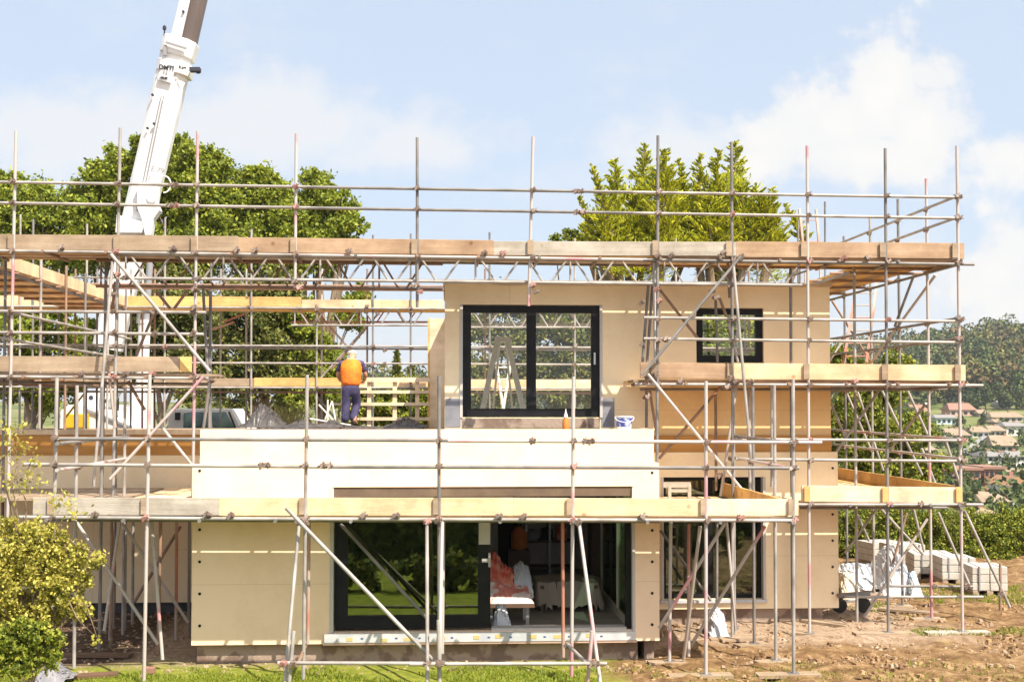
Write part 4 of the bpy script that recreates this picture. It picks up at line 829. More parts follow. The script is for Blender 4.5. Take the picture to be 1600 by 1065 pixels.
tree('shrub', 'green shrub seen through the small square upper window', 33, 1140, [(1150, 525, 45), (1115, 550, 45), (1180, 550, 45), (1140, 590, 60), (1100, 510, 36), (1200, 520, 30), (1080, 580, 50), (1200, 600, 50)], 13000, 'leaf_tree', .14, None, 'shrub', trunk_r=.1)
tree('broadleaf_tree', 'bushy yellow green tree between the right end wall and the scaffold return', 30.5, 1350, [(1335, 640, 42), (1400, 575, 26), (1375, 620, 42), (1325, 700, 42), (1380, 690, 52), (1430, 680, 34), (1350, 740, 50), (1420, 740, 42), (1310, 560, 20), (1460, 730, 28), (1345, 590, 24)], 19000, 'leaf_hedge', .13, None, trunk_r=.14)
# thin spiky little conifers by the worker
def spire(px, py0, py1, w, Y, lab):
    b = P(px, py1, Y); h = P(px, py0, Y).z-hgt1(b.x, Y); t = thing('small_conifer', lab, 'tree', (b.x, Y, hgt1(b.x, Y)))
    k = 1300; u = rng.uniform(0, 1, k)**.7; r = (1-u)*0+u*w*Y/F; a = rng.uniform(0, 6.28, k); z = P(px, py0, Y).z-u*((py1-py0)*Y/F)
    pts = np.stack([b.x+r*np.cos(a)*rng.uniform(.2, 1, k), Y+r*np.sin(a), z], 1); leaves('crown', pts, .10, 'leaf_dark', t, 2.2)
    mb = MB(); mb.tube((b.x, Y, hgt1(b.x, Y)-.05), (b.x, Y, P(px, py0+4, Y).z), .07, .01); mb.build('trunk', 'bark', t)
spire(620, 548, 620, 13, 36, 'small pointed conifer against the sky behind the balustrade')
spire(643, 572, 620, 11, 37, 'short dark conifer beside the grey post behind the balustrade')
# golden cypress with many leaders
def cypress(label, Y, foot, leaders, fill, n_per):
    bx = Xat(foot, Y); bz = hgt1(bx, Y)-.1; t = thing('conifer_tree', label, 'tree', (bx, Y, bz)); base = Vector((bx, Y, bz)); pts = []; drs = []
    br = MB(); br.tube(base, base+Vector((0, 0, 4)), .35, .22)
    for (px, py, pb, w, lean) in leaders:
        dy = random.uniform(-1.2, 1.2); top = P(px, py, Y+dy); bot = P(px-lean, pb, Y+dy); H = (top-bot).length; br.tube(base+Vector((0, 0, 3.2)), bot, .16, .1, 7); br.tube(bot, top, .09, .012, 6)
        ww = w*1.15*Y/F; nb = int(62*H/1.6)
        for i in range(nb):
            u = (i+random.random())/nb; s0 = top+(bot-top)*u; a = random.uniform(0, 6.283); L_ = (.12+.88*u**.75)*ww*random.uniform(.45, 1.3)
            d = Vector((math.cos(a), math.sin(a)*.9, random.uniform(.15, .75))).normalized(); d0 = d*L_
            m_ = max(14, int(n_per*L_)); q = rng.uniform(.1, 1, m_)**.8
            p = np.array(s0)[None]+q[:, None]*np.array(d0)[None]; p[:, 2] += .12*L_*q**2; fan = (1.05-q)*.09*L_+.01; p += rng.normal(size=(m_, 3))*fan[:, None]*np.array([1, 1, .55])
            pts.append(p); drs.append(np.repeat(np.array(d)[None], m_, 0)+np.array([0, 0, .25]))
            if L_ > .5: br.tube(s0, s0+d0*.8, .022, .006, 4, cap=False)
    for (px, py, r) in fill:
        c = P(px, py, Y+random.uniform(-.8, .8)); q = lobe_points(c, r*Y/F, int(r*r*1.1), 30, (1, .9, .8), .16); pts.append(q); dd = q-np.array(c); dd /= np.linalg.norm(dd, axis=1)[:, None]+1e-6; dd[:, 2] += .7; drs.append(dd)
    leaves('crown', np.concatenate(pts), .032, 'leaf_conifer', t, 3.6, np.concatenate(drs)); br.build('trunk', 'bark', t, smooth=True)
cypress('golden green cypress with feathery upswept tips, left of its pair above the roof', 34, 985, [(1007, 226, 400, 40, 4), (962, 248, 400, 34, 6), (925, 258, 400, 22, -40), (1036, 236, 400, 48, -4), (1060, 248, 380, 26, -18), (905, 306, 400, 18, -32), (985, 300, 420, 60, 0), (940, 330, 420, 46, -12), (1060, 280, 400, 44, -10), (915, 350, 400, 26, -6), (1000, 340, 430, 60, 0), (935, 290, 400, 30, -46), (1075, 300, 400, 30, 40)], [(990, 310, 34), (1030, 300, 34), (945, 345, 30), (1060, 330, 30), (985, 360, 44), (1030, 350, 44), (1050, 390, 40), (960, 400, 40), (1000, 425, 60)], 190)
cypress('golden green cypress, the right one of its pair, with a yellow low outlying tip', 34, 1130, [(1150, 222, 400, 40, 6), (1122, 234, 400, 36, 3), (1095, 240, 390, 30, 6), (1180, 290, 400, 40, -25), (1208, 292, 400, 22, 6), (1160, 290, 420, 60, 0), (1110, 300, 420, 50, 0), (1228, 318, 380, 16, -30), (1190, 330, 420, 50, -10), (1138, 330, 430, 60, 0), (1200, 330, 400, 30, 50), (1085, 290, 400, 28, -20)], [(1110, 300, 30), (1150, 300, 34), (1185, 340, 34), (1085, 335, 30), (1120, 350, 44), (1165, 350, 44), (1130, 390, 40), (1195, 385, 34), (1160, 415, 60)], 190)
tree('shrub', 'dark tuft of leaves showing just above the board left of the conifers', 36, 885, [(868, 374, 10), (890, 370, 14), (905, 380, 16), (880, 395, 20)], 1200, 'leaf_hedge', .12, None, 'shrub', limbs=False, trunk_r=.06)
# foreground bush at the left
tree('bush', 'large sunlit yellow green bush in the lower left corner of the photo', 14.2, 40, [(45, 865, 48), (15, 835, 36), (80, 900, 46), (30, 930, 56), (60, 975, 46), (118, 862, 22), (108, 925, 30), (-15, 890, 55), (85, 840, 24), (132, 905, 16), (-10, 980, 50), (145, 882, 10), (35, 1010, 34), (125, 955, 20), (70, 1015, 30), (95, 880, 34), (55, 840, 34)], 33000, 'leaf_bush', .027, None, 'bush', trunk_r=.05, sig=.13, low=-1, clumps=40)
bt = bpy.data.objects['bush']
tw = MB()
for (a, b, c) in (((90, 900), (120, 965), (150, 995)), ((100, 940), (135, 945), (155, 1005)), ((60, 840), (110, 845), (160, 870)), ((20, 760), (30, 715), (8, 668)), ((40, 780), (20, 735), (48, 690)), ((10, 760), (45, 730), (52, 712)), ((0, 720), (18, 700), (26, 660))):
    p = [P(x, y, 14.1+random.uniform(-.2, .2)) for x, y in (a, b, c)]; tw.tube(P(42, 900, 14.2), p[0], .012, .008, 5); tw.tube(p[0], p[1], .008, .006, 5); tw.tube(p[1], p[2], .006, .002, 5)
    for q in range(4): s0 = p[1]+(p[2]-p[1])*random.random(); tw.tube(s0, s0+Vector([random.uniform(-.15, .15) for _ in range(3)]), .003, .001, 4)
tw.build('branches', 'bark', bt)
ptsb = []
for px, py, r, n in ((10, 680, 22, 60), (30, 700, 26, 50), (8, 720, 30, 30), (40, 735, 26, 25), (10, 755, 34, 90), (55, 755, 26, 60), (110, 800, 24, 60), (90, 780, 22, 40), (155, 872, 14, 80), (150, 1000, 9, 22), (35, 665, 12, 16), (55, 720, 10, 25)):
    c = P(px, py, 14.1); ptsb.append(np.array(c)+rng.normal(size=(n, 3))*r*.45*14.1/F)
leaves('foliage', np.concatenate(ptsb), .032, 'leaf_bush', bt)
lowl = tree('bush', 'deep green leafy plant at the foot of the big yellow green bush', 13.9, 30, [(25, 1000, 34), (65, 1000, 28), (40, 1035, 22), (80, 1030, 16), (5, 1030, 28)], 6500, 'leaf_hedge', .030, None, 'plant', trunk_r=.02, low=-1)
# hedge beyond the site on the right, built of separate bushes
hz = [(1312, 812, 30, 'darkest'), (1350, 812, 36, ''), (1400, 810, 38, ''), (1452, 812, 40, ''), (1500, 818, 40, ''), (1548, 820, 42, ''), (1596, 812, 44, ''), (1640, 820, 45, '')]
hl = ['hedge bush touching the right end wall of the house', 'hedge bush behind the left most pallet of blocks', 'hedge bush behind the white wrapped heap', 'bright hedge bush left of the corner scaffold post', 'hedge bush right behind the corner scaffold post', 'broad hedge bush just right of the scaffold return', 'lightest and tallest hedge bush near the right edge of the photo', 'hedge bush cut by the right edge of the photo']
for (px, py, r, _), lab in zip(hz, hl):
    Y = 28.6; t = tree('hedge_bush', lab, Y, px, [(px, py+28, r), (px-12, py+8, r*.75), (px+14, py+2, r*.7), (px+4, py+52, r*.9), (px-22, py+60, r*.8), (px+24, py+56, r*.8)], 6500, 'leaf_hedge', .085, 'hedge at the edge of the plot', 'hedge', trunk_r=.06, low=-1)
# hedge and trees on the camera's side, mirrored in the glass
def backhedge():
    t = thing('garden_hedge', 'clipped garden hedge mirrored dark in the glass of the closed patio door', 'hedge', (0, 6, 0)); n = 26000
    p = np.stack([rng.uniform(-11, 11, n), 6+rng.choice([-1, 1], n)*rng.uniform(.35, .6, n), rng.uniform(0, 1.7, n)], 1); k = n//4; p[:k, 1] = 6+rng.uniform(-.6, .6, k); p[:k, 2] = rng.uniform(1.55, 1.75, k)
    leaves('foliage', p, .13, 'leaf_dark', t); m = MB(); m.box((-11, 5.55, 0), (11, 6.45, 1.5)); m.build('stems', 'leaf_dark', t)
backhedge()
def low_row():
    for i in range(7):
        x = -6.5+i*2.1; t = thing('low_shrub', 'low garden shrub mirrored in the glass of the patio door', 'shrub', (x, 10.5, 0), 'low shrubs on the near side of the lawn')
        leaves('foliage', lobe_points((x, 10.5, .36), .62, 2200, 40, (1.8, .5, .55), .12, -1), .09, 'leaf_dark', t); m = MB(); m.tube((x, 10.5, -.05), (x, 10.5, .6), .05, .02); m.build('stem', 'bark', t)
low_row()
# reeds and dry grass tuft beside the tarpaulin
def tuft():
    c = P(450, 655, 29.5); t = thing('dry_grass_clump', 'pale straw coloured grass clump right of the black tarpaulin heap', 'plant', (c.x, 29.5, c.z-.6)); mb = MB()
    for i in range(260):
        a = random.uniform(-1, 1); L_ = random.uniform(.6, 1.15); b0 = Vector((c.x+random.uniform(-.25, .25), 29.5+random.uniform(-.2, .2), c.z-.55)); tip = b0+Vector((a*.6*L_, random.uniform(-.3, .3), L_)); s = .012
        mb.add([b0-Vector((s, 0, 0)), b0+Vector((s, 0, 0)), tip], [(0, 1, 2)])
    mb.build('stalks', 'reed', t)
tuft()
# grass blades along the lawn (uncountable)
def grass():
    n = 52000; x = rng.uniform(-8.6, 9, n); y = 14.2+rng.uniform(0, 1, n)*2.6
    k = (rng.uniform(0, 1, n) < np.where(x > 2.0, .13, 1)) & ((np.sin(x*1.9)+np.sin(y*4.3+x*2.7) > -1.1)) & ((x > -6.2) | (rng.uniform(0, 1, n) < .15)) & (y < 16.5+.25*np.sin(x*3)); x, y = x[k], y[k]
    x2 = rng.uniform(7.2, 13, 26000); y2 = rng.uniform(18.5, 25, 26000); k2 = (np.sin(x2*1.3+y2*.6)+np.sin(y2*1.9-x2)+.4*np.sin(x2*5) > .25); x = np.r_[x, x2[k2]]; y = np.r_[y, y2[k2]]
    z = hgt(x, y); p = np.stack([x, y, z+.022], 1); d = np.tile([[0, 0, 1.]], (len(x), 1))+rng.normal(size=(len(x), 3))*.35
    o = leaves('grass', p, .013, 'grass_blade', None, 5.0, d); tag(o, 'short bright lawn grass with thin patches along the foot of the picture', 'grass', kind='stuff')
grass()
def scatter(name, n, xr_, yr_, s0, s1, m, lab, cat, dens=None):
    v = []; f = []; x = rng.uniform(*xr_, n); y = rng.uniform(*yr_, n); k = dens(x, y) > rng.uniform(0, 1, n); x = x[k]; y = y[k]; z = hgt(x, y); s = s0*(s1/s0)**(rng.uniform(0, 1, len(x))**2.2)
    cube = np.array([(-1, -1, -1), (1, -1, -1), (1, 1, -1), (-1, 1, -1), (-.7, -.7, .7), (.8, -.6, .6), (.6, .8, .8), (-.8, .6, .5)], float)
    F_ = [(0, 3, 2, 1), (4, 5, 6, 7), (0, 1, 5, 4), (1, 2, 6, 5), (2, 3, 7, 6), (3, 0, 4, 7)]; N_ = len(x)
    a = rng.uniform(0, 6.28, N_); V = cube[None]*rng.uniform(.5, 1.1, (N_, 8, 3)); c, s_ = np.cos(a)[:, None], np.sin(a)[:, None]
    X = V[:, :, 0]*c-V[:, :, 1]*s_; Y = V[:, :, 0]*s_+V[:, :, 1]*c; V = np.stack([X, Y, V[:, :, 2]*.7], 2)*s[:, None, None]+np.stack([x, y, z+s*.2], 1)[:, None]
    mb = MB(); mb.v = [tuple(q) for q in V.reshape(-1, 3)]; mb.f = [tuple(i+8*j for i in q) for j in range(N_) for q in F_]
    o = mb.build(name, m); tag(o, lab, cat, kind='stuff')
scatter('soil_clods', 22000, (1.2, 12), (14.3, 24), .008, .060, 'clod', 'loose brown clods of churned soil right of the lawn', 'soil', lambda x, y: smooth((x-1.2)/2.5)*np.where((y > 17.2) & (x < 8), .12, .8)*(.5+.5*np.sin(x*1.7+y)))
scatter('rubble', 11000, (-7.5, 9), (16.3, 24), .006, .040, 'rubble', 'pale rubble and grit on the hard ground round the foot of the scaffold', 'rubble', lambda x, y: np.where((x > bx0) & (x < bx1) & (y > YB+.1), 0, 1)*np.where((x > bx1) & (x < gx1) & (y > YG), 0, 1)*.9)
# ---------------------------------------------------------------- crane
CY = 32.0
crane = thing('mobile_crane', 'white mobile crane with its boom raised above the trees left of the house', 'crane', (P(165, 640, CY).x, CY, 1.5))
def quadbeam(p0, w0, p1, w1, m, name, parent, depth=.75, chamf=.28, y=CY):
    """boom stage: octagonal section between two photo points with px widths"""
    a = P(*p0, y); b = P(*p1, y); d = (b-a).normalized(); sd = Vector((0, 1, 0)).cross(d).normalized(); fw = Vector((0, 1, 0)); mb = MB(); vs = []
    for p, w in ((a, w0*y/F), (b, w1*y/F)):
        h = w/2; g = depth*w/2; c = chamf*w/2
        for i, j in ((-h, -g+c), (-h+c, -g), (h-c*1.6, -g), (h, -g+c*1.6), (h, g-c), (h-c, g), (-h+c, g), (-h, g-c)): vs.append(p+sd*i+fw*j)
    n = 8; mb.add(vs, [(i, (i+1) % n, n+(i+1) % n, n+i) for i in range(n)]+[tuple(range(n-1, -1, -1)), tuple(range(n, 2*n))]); return mb.build(name, m, parent, bevel=.02)
bo = quadbeam((168, 545), 43, (281, 68), 47, 'paint_white', 'boom', crane)
quadbeam((277, 90), 49, (284, 64), 51, 'paint_white', 'boom_collar', crane, .9); quadbeam((272, 118), 50, (276, 100), 52, 'paint_white', 'boom_collar', crane, .85)
quadbeam((289, 64), 38, (333, -120), 34, 'boom_shaded', 'boom_stage', crane, .6)  # shaded right face of the stage, its dark put into the colour
quadbeam((273, 66), 17, (317, -120), 15, 'paint_white_dirty', 'boom_lit_face', crane, .5, y=CY-.28)  # lit left face of the same stage, painted pale as its own piece
def disc(px, py, r, m, name, parent, y=CY-.42): c = P(px, py, y); mb = MB(); mb.tube((c.x, y, c.z), (c.x, y+.06, c.z), r, n=12); return mb.build(name, m, parent)
for px, py in ((240, 193), (286, 18), (230, 200), (238, 148)): disc(px, py, .035, 'ink', 'bolt', crane)
for (x0_, y0_), (x1_, y1_) in (((252, 150), (214, 330)), ((256, 150), (219, 330))):
    mb = MB(); mb.tube(P(x0_, y0_, CY-.37), P(x1_, y1_, CY-.37), .016, n=6); mb.build('hose', 'ink_grey', crane)
mb = MB(); a = P(300, 110, CY-.3); mb.box((a.x-.05, CY-.4, a.z-.04), (a.x+.22, CY-.2, a.z+.06)); mb.tube((a.x+.12, CY-.3, a.z), (a.x+.2, CY-.3, a.z), .09); mb.build('boom_lamp', 'ink', crane)
mb = MB(); a = P(257, 62, CY-.3); b = P(257, 46, CY-.3); mb.tube(a, b, .02); mb.lathe((b.x, b.y, b.z-.03), [(.02, 0), (.05, .03), (.05, .1), (.01, .14)], 10); mb.build('wind_sensor', 'ink', crane)
mb = MB(); a = P(259, 66, CY-.46); b = P(291, 76, CY-.46); mb.beam(a, b, .05, .05); mb.build('boom_edge_bar', 'ink_grey', crane)
mb = MB(); a = P(262, 84, CY-.46); mb.box((a.x-.12, CY-.44, a.z-.03), (a.x-.04, CY-.36, a.z+.24)); mb.build('hose_clamp', 'ink_grey', crane)
def text(s, px, py, hpx, y, m, parent, name='lettering', rot=0., squeeze=1.):
    cu = bpy.data.curves.new('lettering', 'FONT'); cu.body = s; cu.size = hpx*y/F/.72; cu.extrude = .004; cu.align_x = 'CENTER'; cu.align_y = 'CENTER'; cu.offset = .006
    tmp = bpy.data.objects.new('tmp', cu); me = bpy.data.meshes.new_from_object(tmp); bpy.data.objects.remove(tmp); me.materials.clear(); me.materials.append(MATS[m])
    c = P(px, py, y); M_ = Matrix.Translation(c-ORG[parent.name]) @ Matrix.Rotation(rot, 4, 'Y') @ Matrix.Rotation(R(90), 4, 'X') @ Matrix.Diagonal((squeeze, 1, 1, 1)); me.transform(M_)
    o = bpy.data.objects.new(name, me); COL.objects.link(o); o.parent = parent; ORG[o.name] = ORG[parent.name]; return o
pl = MB(); c = P(261, 111, CY-.42); 
a = P(266, 95, CY-.40); b = P(257, 127, CY-.40); pl.beam(a, b, .36, .02, up=(0, 1, 0)); pl = pl.build('maker_plate', 'paint_white_dirty', crane)
for o_ in (text('DMTI', 260, 106, 7, CY-.43, 'ink', crane, rot=R(6)), text('7 2', 258, 114, 4, CY-.43, 'ink_grey', crane, rot=R(8)), text('LIEDER', 256, 122, 3, CY-.43, 'ink', crane, rot=R(8)), text('Kz=', 285, 106, 5, CY-.47, 'ink', crane, rot=R(6))): pass
text('E-79', 246, 266, 8, CY-.43, 'ink_grey', crane, rot=R(12))
# ram head bracket, ram and hoop
mb = MB(); pts = [P(x, y, CY) for x, y in ((222, 293), (254, 290), (252, 322), (257, 333), (247, 347), (243, 372), (234, 372), (228, 345), (222, 330))]; mb.poly([(p.x, p.z) for p in pts], CY-.52, CY-.2); mb.build('ram_bracket', 'paint_white', crane, bevel=.02)
mb = MB(); pts = [P(x, y, CY) for x, y in ((190, 340), (233, 352), (229, 368), (188, 368))]; mb.poly([(p.x, p.z) for p in pts], CY-.50, CY-.35); mb.build('boom_foot_plate', 'paint_white_dirty', crane, bevel=.02)
disc(237, 309, .13, 'paint_white_dirty', 'pivot_pin', crane, CY-.56); disc(212, 325, .07, 'ink_grey', 'pivot_pin', crane, CY-.47)
mb = MB()
for i in range(14):
    t0, t1 = -1.6+i*.23, -1.6+(i+1)*.23; a = P(256, 288, CY-.3); mb.tube((a.x+.18*math.cos(t0), CY-.3, a.z+.22*math.sin(t0)), (a.x+.18*math.cos(t1), CY-.3, a.z+.22*math.sin(t1)), .02, n=6)
mb.build('hose_loop', 'paint_white_dirty', crane)
mb = MB(); mb.tube(P(237, 372, CY-.3), P(228, 506, CY-.3), .085, n=14); mb.build('ram_rod', 'ink_grey', crane, smooth=True)
mb = MB(); mb.tube(P(226, 504, CY-.3), P(221, 620, CY-.3), .155, n=16); mb.tube(P(226, 500, CY-.3), P(225.6, 506, CY-.3), .17, n=16); mb.build('ram_cylinder', 'paint_white', crane, smooth=True)
mb = MB(); mb.tube(P(218, 470, CY-.5), P(216, 505, CY-.5), .05, n=10); mb.build('hose', 'tube_grey', crane)
def prism(th, pts, y0, y1, m, name, bev=.02):
    q = [P(x, y, y0) for x, y in pts]; mb = MB(); mb.poly([(p.x, p.z) for p in q], y0, y1); return mb.build(name, m, th, bevel=bev)
prism(crane, [(92, 700), (94, 642), (107, 632), (135, 632), (208, 664), (214, 700)], CY-1.1, CY+.6, 'paint_white', 'superstructure')
prism(crane, [(119, 640), (122, 610), (153, 612), (160, 560), (183, 560), (178, 612), (160, 640)], CY-.4, CY+.4, 'paint_white_dirty', 'boom_foot')
prism(crane, [(184, 655), (186, 632), (201, 636), (203, 608), (227, 608), (226, 700), (190, 700)], CY-.8, CY+.3, 'paint_white', 'ram_mount')
for x0_, x1_ in ((102, 117), (121, 131)): prism(crane, [(x0_, 674), (x0_, 646), (x1_, 647), (x1_, 674)], CY-1.6, CY-1.12, 'yellow_paint', 'counterweight_box')
prism(crane, [(60, 740), (60, 690), (330, 690), (330, 740)], CY-.9, CY+1.4, 'paint_white_dirty', 'carrier')
for px in (90, 140, 250, 300):
    c = P(px, 738, CY-1.0); mb = MB(); mb.tube((c.x, CY-1.05, 1.5+.55), (c.x, CY-.6, 1.5+.55), .55, n=20); mb.build('wheel', 'rubber', crane)
mb = MB(); a = P(136, 640, CY-1.14); b = P(206, 668, CY-1.14); mb.beam(a, b, .04, .05); mb.build('trim_strip', 'ink_grey', crane)
disc(142, 621, .06, 'ink', 'bolt', crane); disc(164, 626, .05, 'ink', 'bolt', crane)
# ---------------------------------------------------------------- pickup behind the house
VY = 29.6
van = thing('pickup_truck', 'white pickup cab parked behind the house right of the crane', 'pickup', (P(310, 700, VY).x, VY, 1.5))
prism(van, [(232, 676), (262, 670), (262, 641), (266, 638), (362, 638), (376, 668), (402, 674), (404, 720), (232, 720)], VY, VY+1.7, 'paint_white', 'body', .03)
prism(van, [(286, 668), (287, 645), (300, 643), (324, 643), (330, 668)], VY-.03, VY-.002, 'glass_teal', 'window')
prism(van, [(333, 668), (329, 644), (352, 643), (366, 668)], VY-.03, VY-.002, 'glass_teal', 'window')
prism(van, [(366, 668), (356, 643), (359, 643), (369, 668)], VY-.02, VY-.001, 'rubber', 'window_seal')
for px in (262, 378):
    c = P(px, 720, VY); mb = MB(); mb.tube((c.x, VY-.02, 1.85), (c.x, VY+.2, 1.85), .36, n=20); w_ = mb.build('wheel', 'rubber', van); mb = MB(); mb.tube((c.x, VY-.035, 1.85), (c.x, VY-.021, 1.85), .2, n=16); mb.build('rim', 'steel', w_)
mb = MB(); a = P(282, 648, VY-.05); mb.box((a.x-.1, VY-.2, a.z-.12), (a.x, VY-.04, a.z+.06)); mb.build('wing_mirror', 'rubber', van)
# ---------------------------------------------------------------- tarpaulin and small things on the deck
def heap(name, px0, px1, prof, y0, y1, zb, m, label, cat, amp=.05, nx=46, ny=16):
    xs = np.linspace(Xat(px0, y0), Xat(px1, y0), nx); u = np.linspace(0, 1, nx); hp = np.interp(u, [p[0] for p in prof], [p[1] for p in prof]); ys = np.linspace(y0, y1, ny); mb = MB(); 
    for j, y in enumerate(ys):
        w = math.sin(math.pi*(j/(ny-1)))**.5
        for i, x in enumerate(xs): mb.v.append((x+random.uniform(-.02, .02), y, zb+hp[i]*w+(random.uniform(-amp, amp)*hp[i]+.03*math.sin(x*9+y*7))*w))
    mb.f = [(j*nx+i, j*nx+i+1, (j+1)*nx+i+1, (j+1)*nx+i) for j in range(ny-1) for i in range(nx-1)]; o = mb.build(name, m); return tag(o, label, cat)
heap('tarpaulin', 372, 440, [(0, .02), (.12, .12), (.35, .42), (.45, .46), (.7, .34), (.85, .12), (1, .05)], 24.4, 25.8, DECK, 'membrane_black', 'crumpled black tarpaulin heap on the roof deck left of the worker', 'tarpaulin', .12)
heap('membrane_roll', 440, 535, [(0, .05), (.3, .12), (.5, .05), (.8, .13), (1, .02)], 24.2, 25.2, DECK, 'membrane_black', 'low ruffled strip of black roofing membrane by the worker\'s feet', 'membrane', .3)
heap('membrane_roll', 600, 668, [(0, .02), (.3, .12), (.55, .16), (.8, .08), (1, .02)], 24.2, 25.2, DECK, 'membrane_black', 'ruffled black membrane fold in front of the timber balustrade', 'membrane', .3)
# folded white trestle near the worker
tr = thing('trestle', 'small white metal trestle frame standing left of the worker', 'trestle', (P(505, 655, 25.8).x, 25.8, DECK))
for a, b in (((484, 654), (548, 664)), ((512, 624), (512, 656)), ((519, 628), (524, 656)), ((508, 655), (519, 626)), ((498, 632), (528, 664))):
    mb = MB(); mb.tube(P(*a, 25.8), P(*b, 25.8), .018); mb.build('leg', 'ladder_white', tr)
# bucket on the parapet
def bucket():
    Y = YB+.17; c = P(975, 673, Y); z = bzt; t = thing('bucket', 'white and blue plastic bucket standing on the roof parapet', 'bucket', (c.x, Y, z))
    h = 21*Y/F; mb = MB(); r0, r1 = 10.5*Y/F, 14.0*Y/F; mb.lathe((c.x, Y, z), [(r0, 0), (r0+.2*(r1-r0), h*.15), (r1*.97, h*.93), (r1*1.05, h*.94), (r1*1.05, h), (r1*.95, h), (r1*.9, h*.9)], 24); mb.build('tub', 'bucket_white', t, smooth=True)
    mb = MB(); n = 24; k = [(r0+.25*(r1-r0)+.002, h*.2), (r0+.85*(r1-r0)+.003, h*.84)]; vs = []; 
    for r, zz in k:
        for i in range(n): a = 2*math.pi*i/n; vs.append((c.x+r*math.cos(a), Y+r*math.sin(a), z+zz))
    mb.add(vs, [(i, (i+1) % n, n+(i+1) % n, n+i) for i in range(n)]); mb.build('label_band', 'bucket_blue', t, smooth=True)
    mb = MB()
    for i in range(10):
        a0, a1 = math.pi*(1+i/10), math.pi*(1+(i+1)/10); mb.tube((c.x+r1*1.06*math.cos(a0), Y-.03+r1*1.06*math.sin(a0), z+h*.9+.07*math.sin(a0)), (c.x+r1*1.06*math.cos(a1), Y-.03+r1*1.06*math.sin(a1), z+h*.9+.07*math.sin(a1)), .006, n=6)
    mb.build('handle', 'bucket_white', t)
bucket()
def spray():
    Y = YM-.6; c = P(884, 668, Y); z = DECK+.0; t = thing('spray_bottle', 'small orange bottle with white nozzle standing below the upper door', 'bottle', (c.x, Y, z)); k = Y/F*1.0
    h = P(884, 652, Y).z-z; mb = MB(); mb.lathe((c.x, Y, z), [(.05, 0), (.055, .02), (.055, h*.75), (.03, h*.95), (.03, h)], 14); mb.build('bottle_body', 'bottle_orange', t, smooth=True)
    mb = MB(); mb.lathe((c.x, Y, z+h), [(.035, 0), (.03, .04), (.010, .10), (.006, .14)], 12); mb.build('nozzle', 'bucket_white', t, smooth=True)
spray()
# ladders
def ladder(name, a0, a1, b0, b1, Y0, Y1, n, m, label, r=.02, parent=None):
    """two stiles a0-a1 and b0-b1 in photo points, with rungs"""
    A0, A1, B0, B1 = P(*a0, Y0), P(*a1, Y1), P(*b0, Y0), P(*b1, Y1)
    t = parent or thing(name, label, 'ladder', (A0+B0)/2)
    for p, q in ((A0, A1), (B0, B1)): mb = MB(); mb.beam(p, q, r*2.2, r*3); mb.build('stile', m, t)
    for i in range(n):
        u = (i+.5)/n; mb = MB(); mb.tube(A0+(A1-A0)*u, B0+(B1-B0)*u, .013, n=7); mb.build('rung', m, t)
    return t
ladder('ladder', (1318, 567), (1341, 430), (1354, 567), (1372, 430), 24.0, 25.6, 7, 'tube_red', 'red steel ladder rising from the middle lift beside the right end wall')
ladder('ladder', (1256, 395), (1249, 327), (1281, 395), (1275, 327), 25.6, 25.9, 2, 'tube_red', 'top ends of a red ladder poking above the highest boards')
# step ladder inside the upper room
sl_ = thing('stepladder', 'big grey aluminium stepladder standing behind the left pane of the upper door', 'stepladder', (P(785, 650, 22.6).x, 22.6, DECK+.02))
for a, b in (((748, 660), (778, 528)), ((824, 660), (792, 528))):
    mb = MB(); q = P(*a, 22.2); mb.beam(Vector((q.x, 22.2, DECK+.03)), P(*b, 22.6), .05, .10, up=(1, 0, 0)); mb.build('stile', 'aluminium', sl_)
mb = MB(); a = P(776, 529, 22.6); b = P(796, 529, 22.6); mb.box((a.x-.03, 22.5, a.z-.06), (b.x+.03, 22.75, a.z+.03)); mb.build('top_cap', 'aluminium', sl_)
for a, b in (((768, 664), (781, 532)), ((803, 664), (790, 532))): mb = MB(); q = P(*a, 23.6); mb.beam(Vector((q.x, 23.6, DECK+.03)), P(*b, 22.8), .03, .04, up=(1, 0, 0)); mb.build('rear_leg', 'aluminium', sl_)
l2 = thing('ladder', 'slim white ladder leaning inside the upper room between the stepladder legs', 'ladder', (P(785, 650, 23.9).x, 23.9, DECK+.02))
for a, b in (((790, 664), (776, 572)), ((782, 664), (797, 572))):
    mb = MB(); q = P(*a, 24); mb.beam(Vector((q.x, 24, DECK+.03)), P(*b, 24.4), .04, .05); mb.build('stile', 'ladder_white', l2)
for py, x0_, x1_ in ((574, 776, 796), (592, 778, 795), (610, 780, 792), (640, 781, 791)): mb = MB(); mb.tube(P(x0_, py, 24.2), P(x1_, py, 24.2), .014); mb.build('rung', 'ladder_white', l2)
# timber stool frame on the lower deck
st = thing('timber_trestle', 'pale timber trestle on the lower deck before the ground floor window', 'trestle', (P(1058, 765, 19.3).x, 19.3, zr+.02))
for a, b, w_ in (((1036, 757), (1079, 757), .09), ((1046, 757), (1046, 778), .07), ((1077, 757), (1077, 778), .07), ((1046, 766), (1077, 766), .05)):
    mb = MB(); mb.beam(P(*a, 19.3), P(*b, 19.3), .05, w_); mb.build('leg' if a[0] == b[0] else 'cross_bar', 'wood_grey', st)
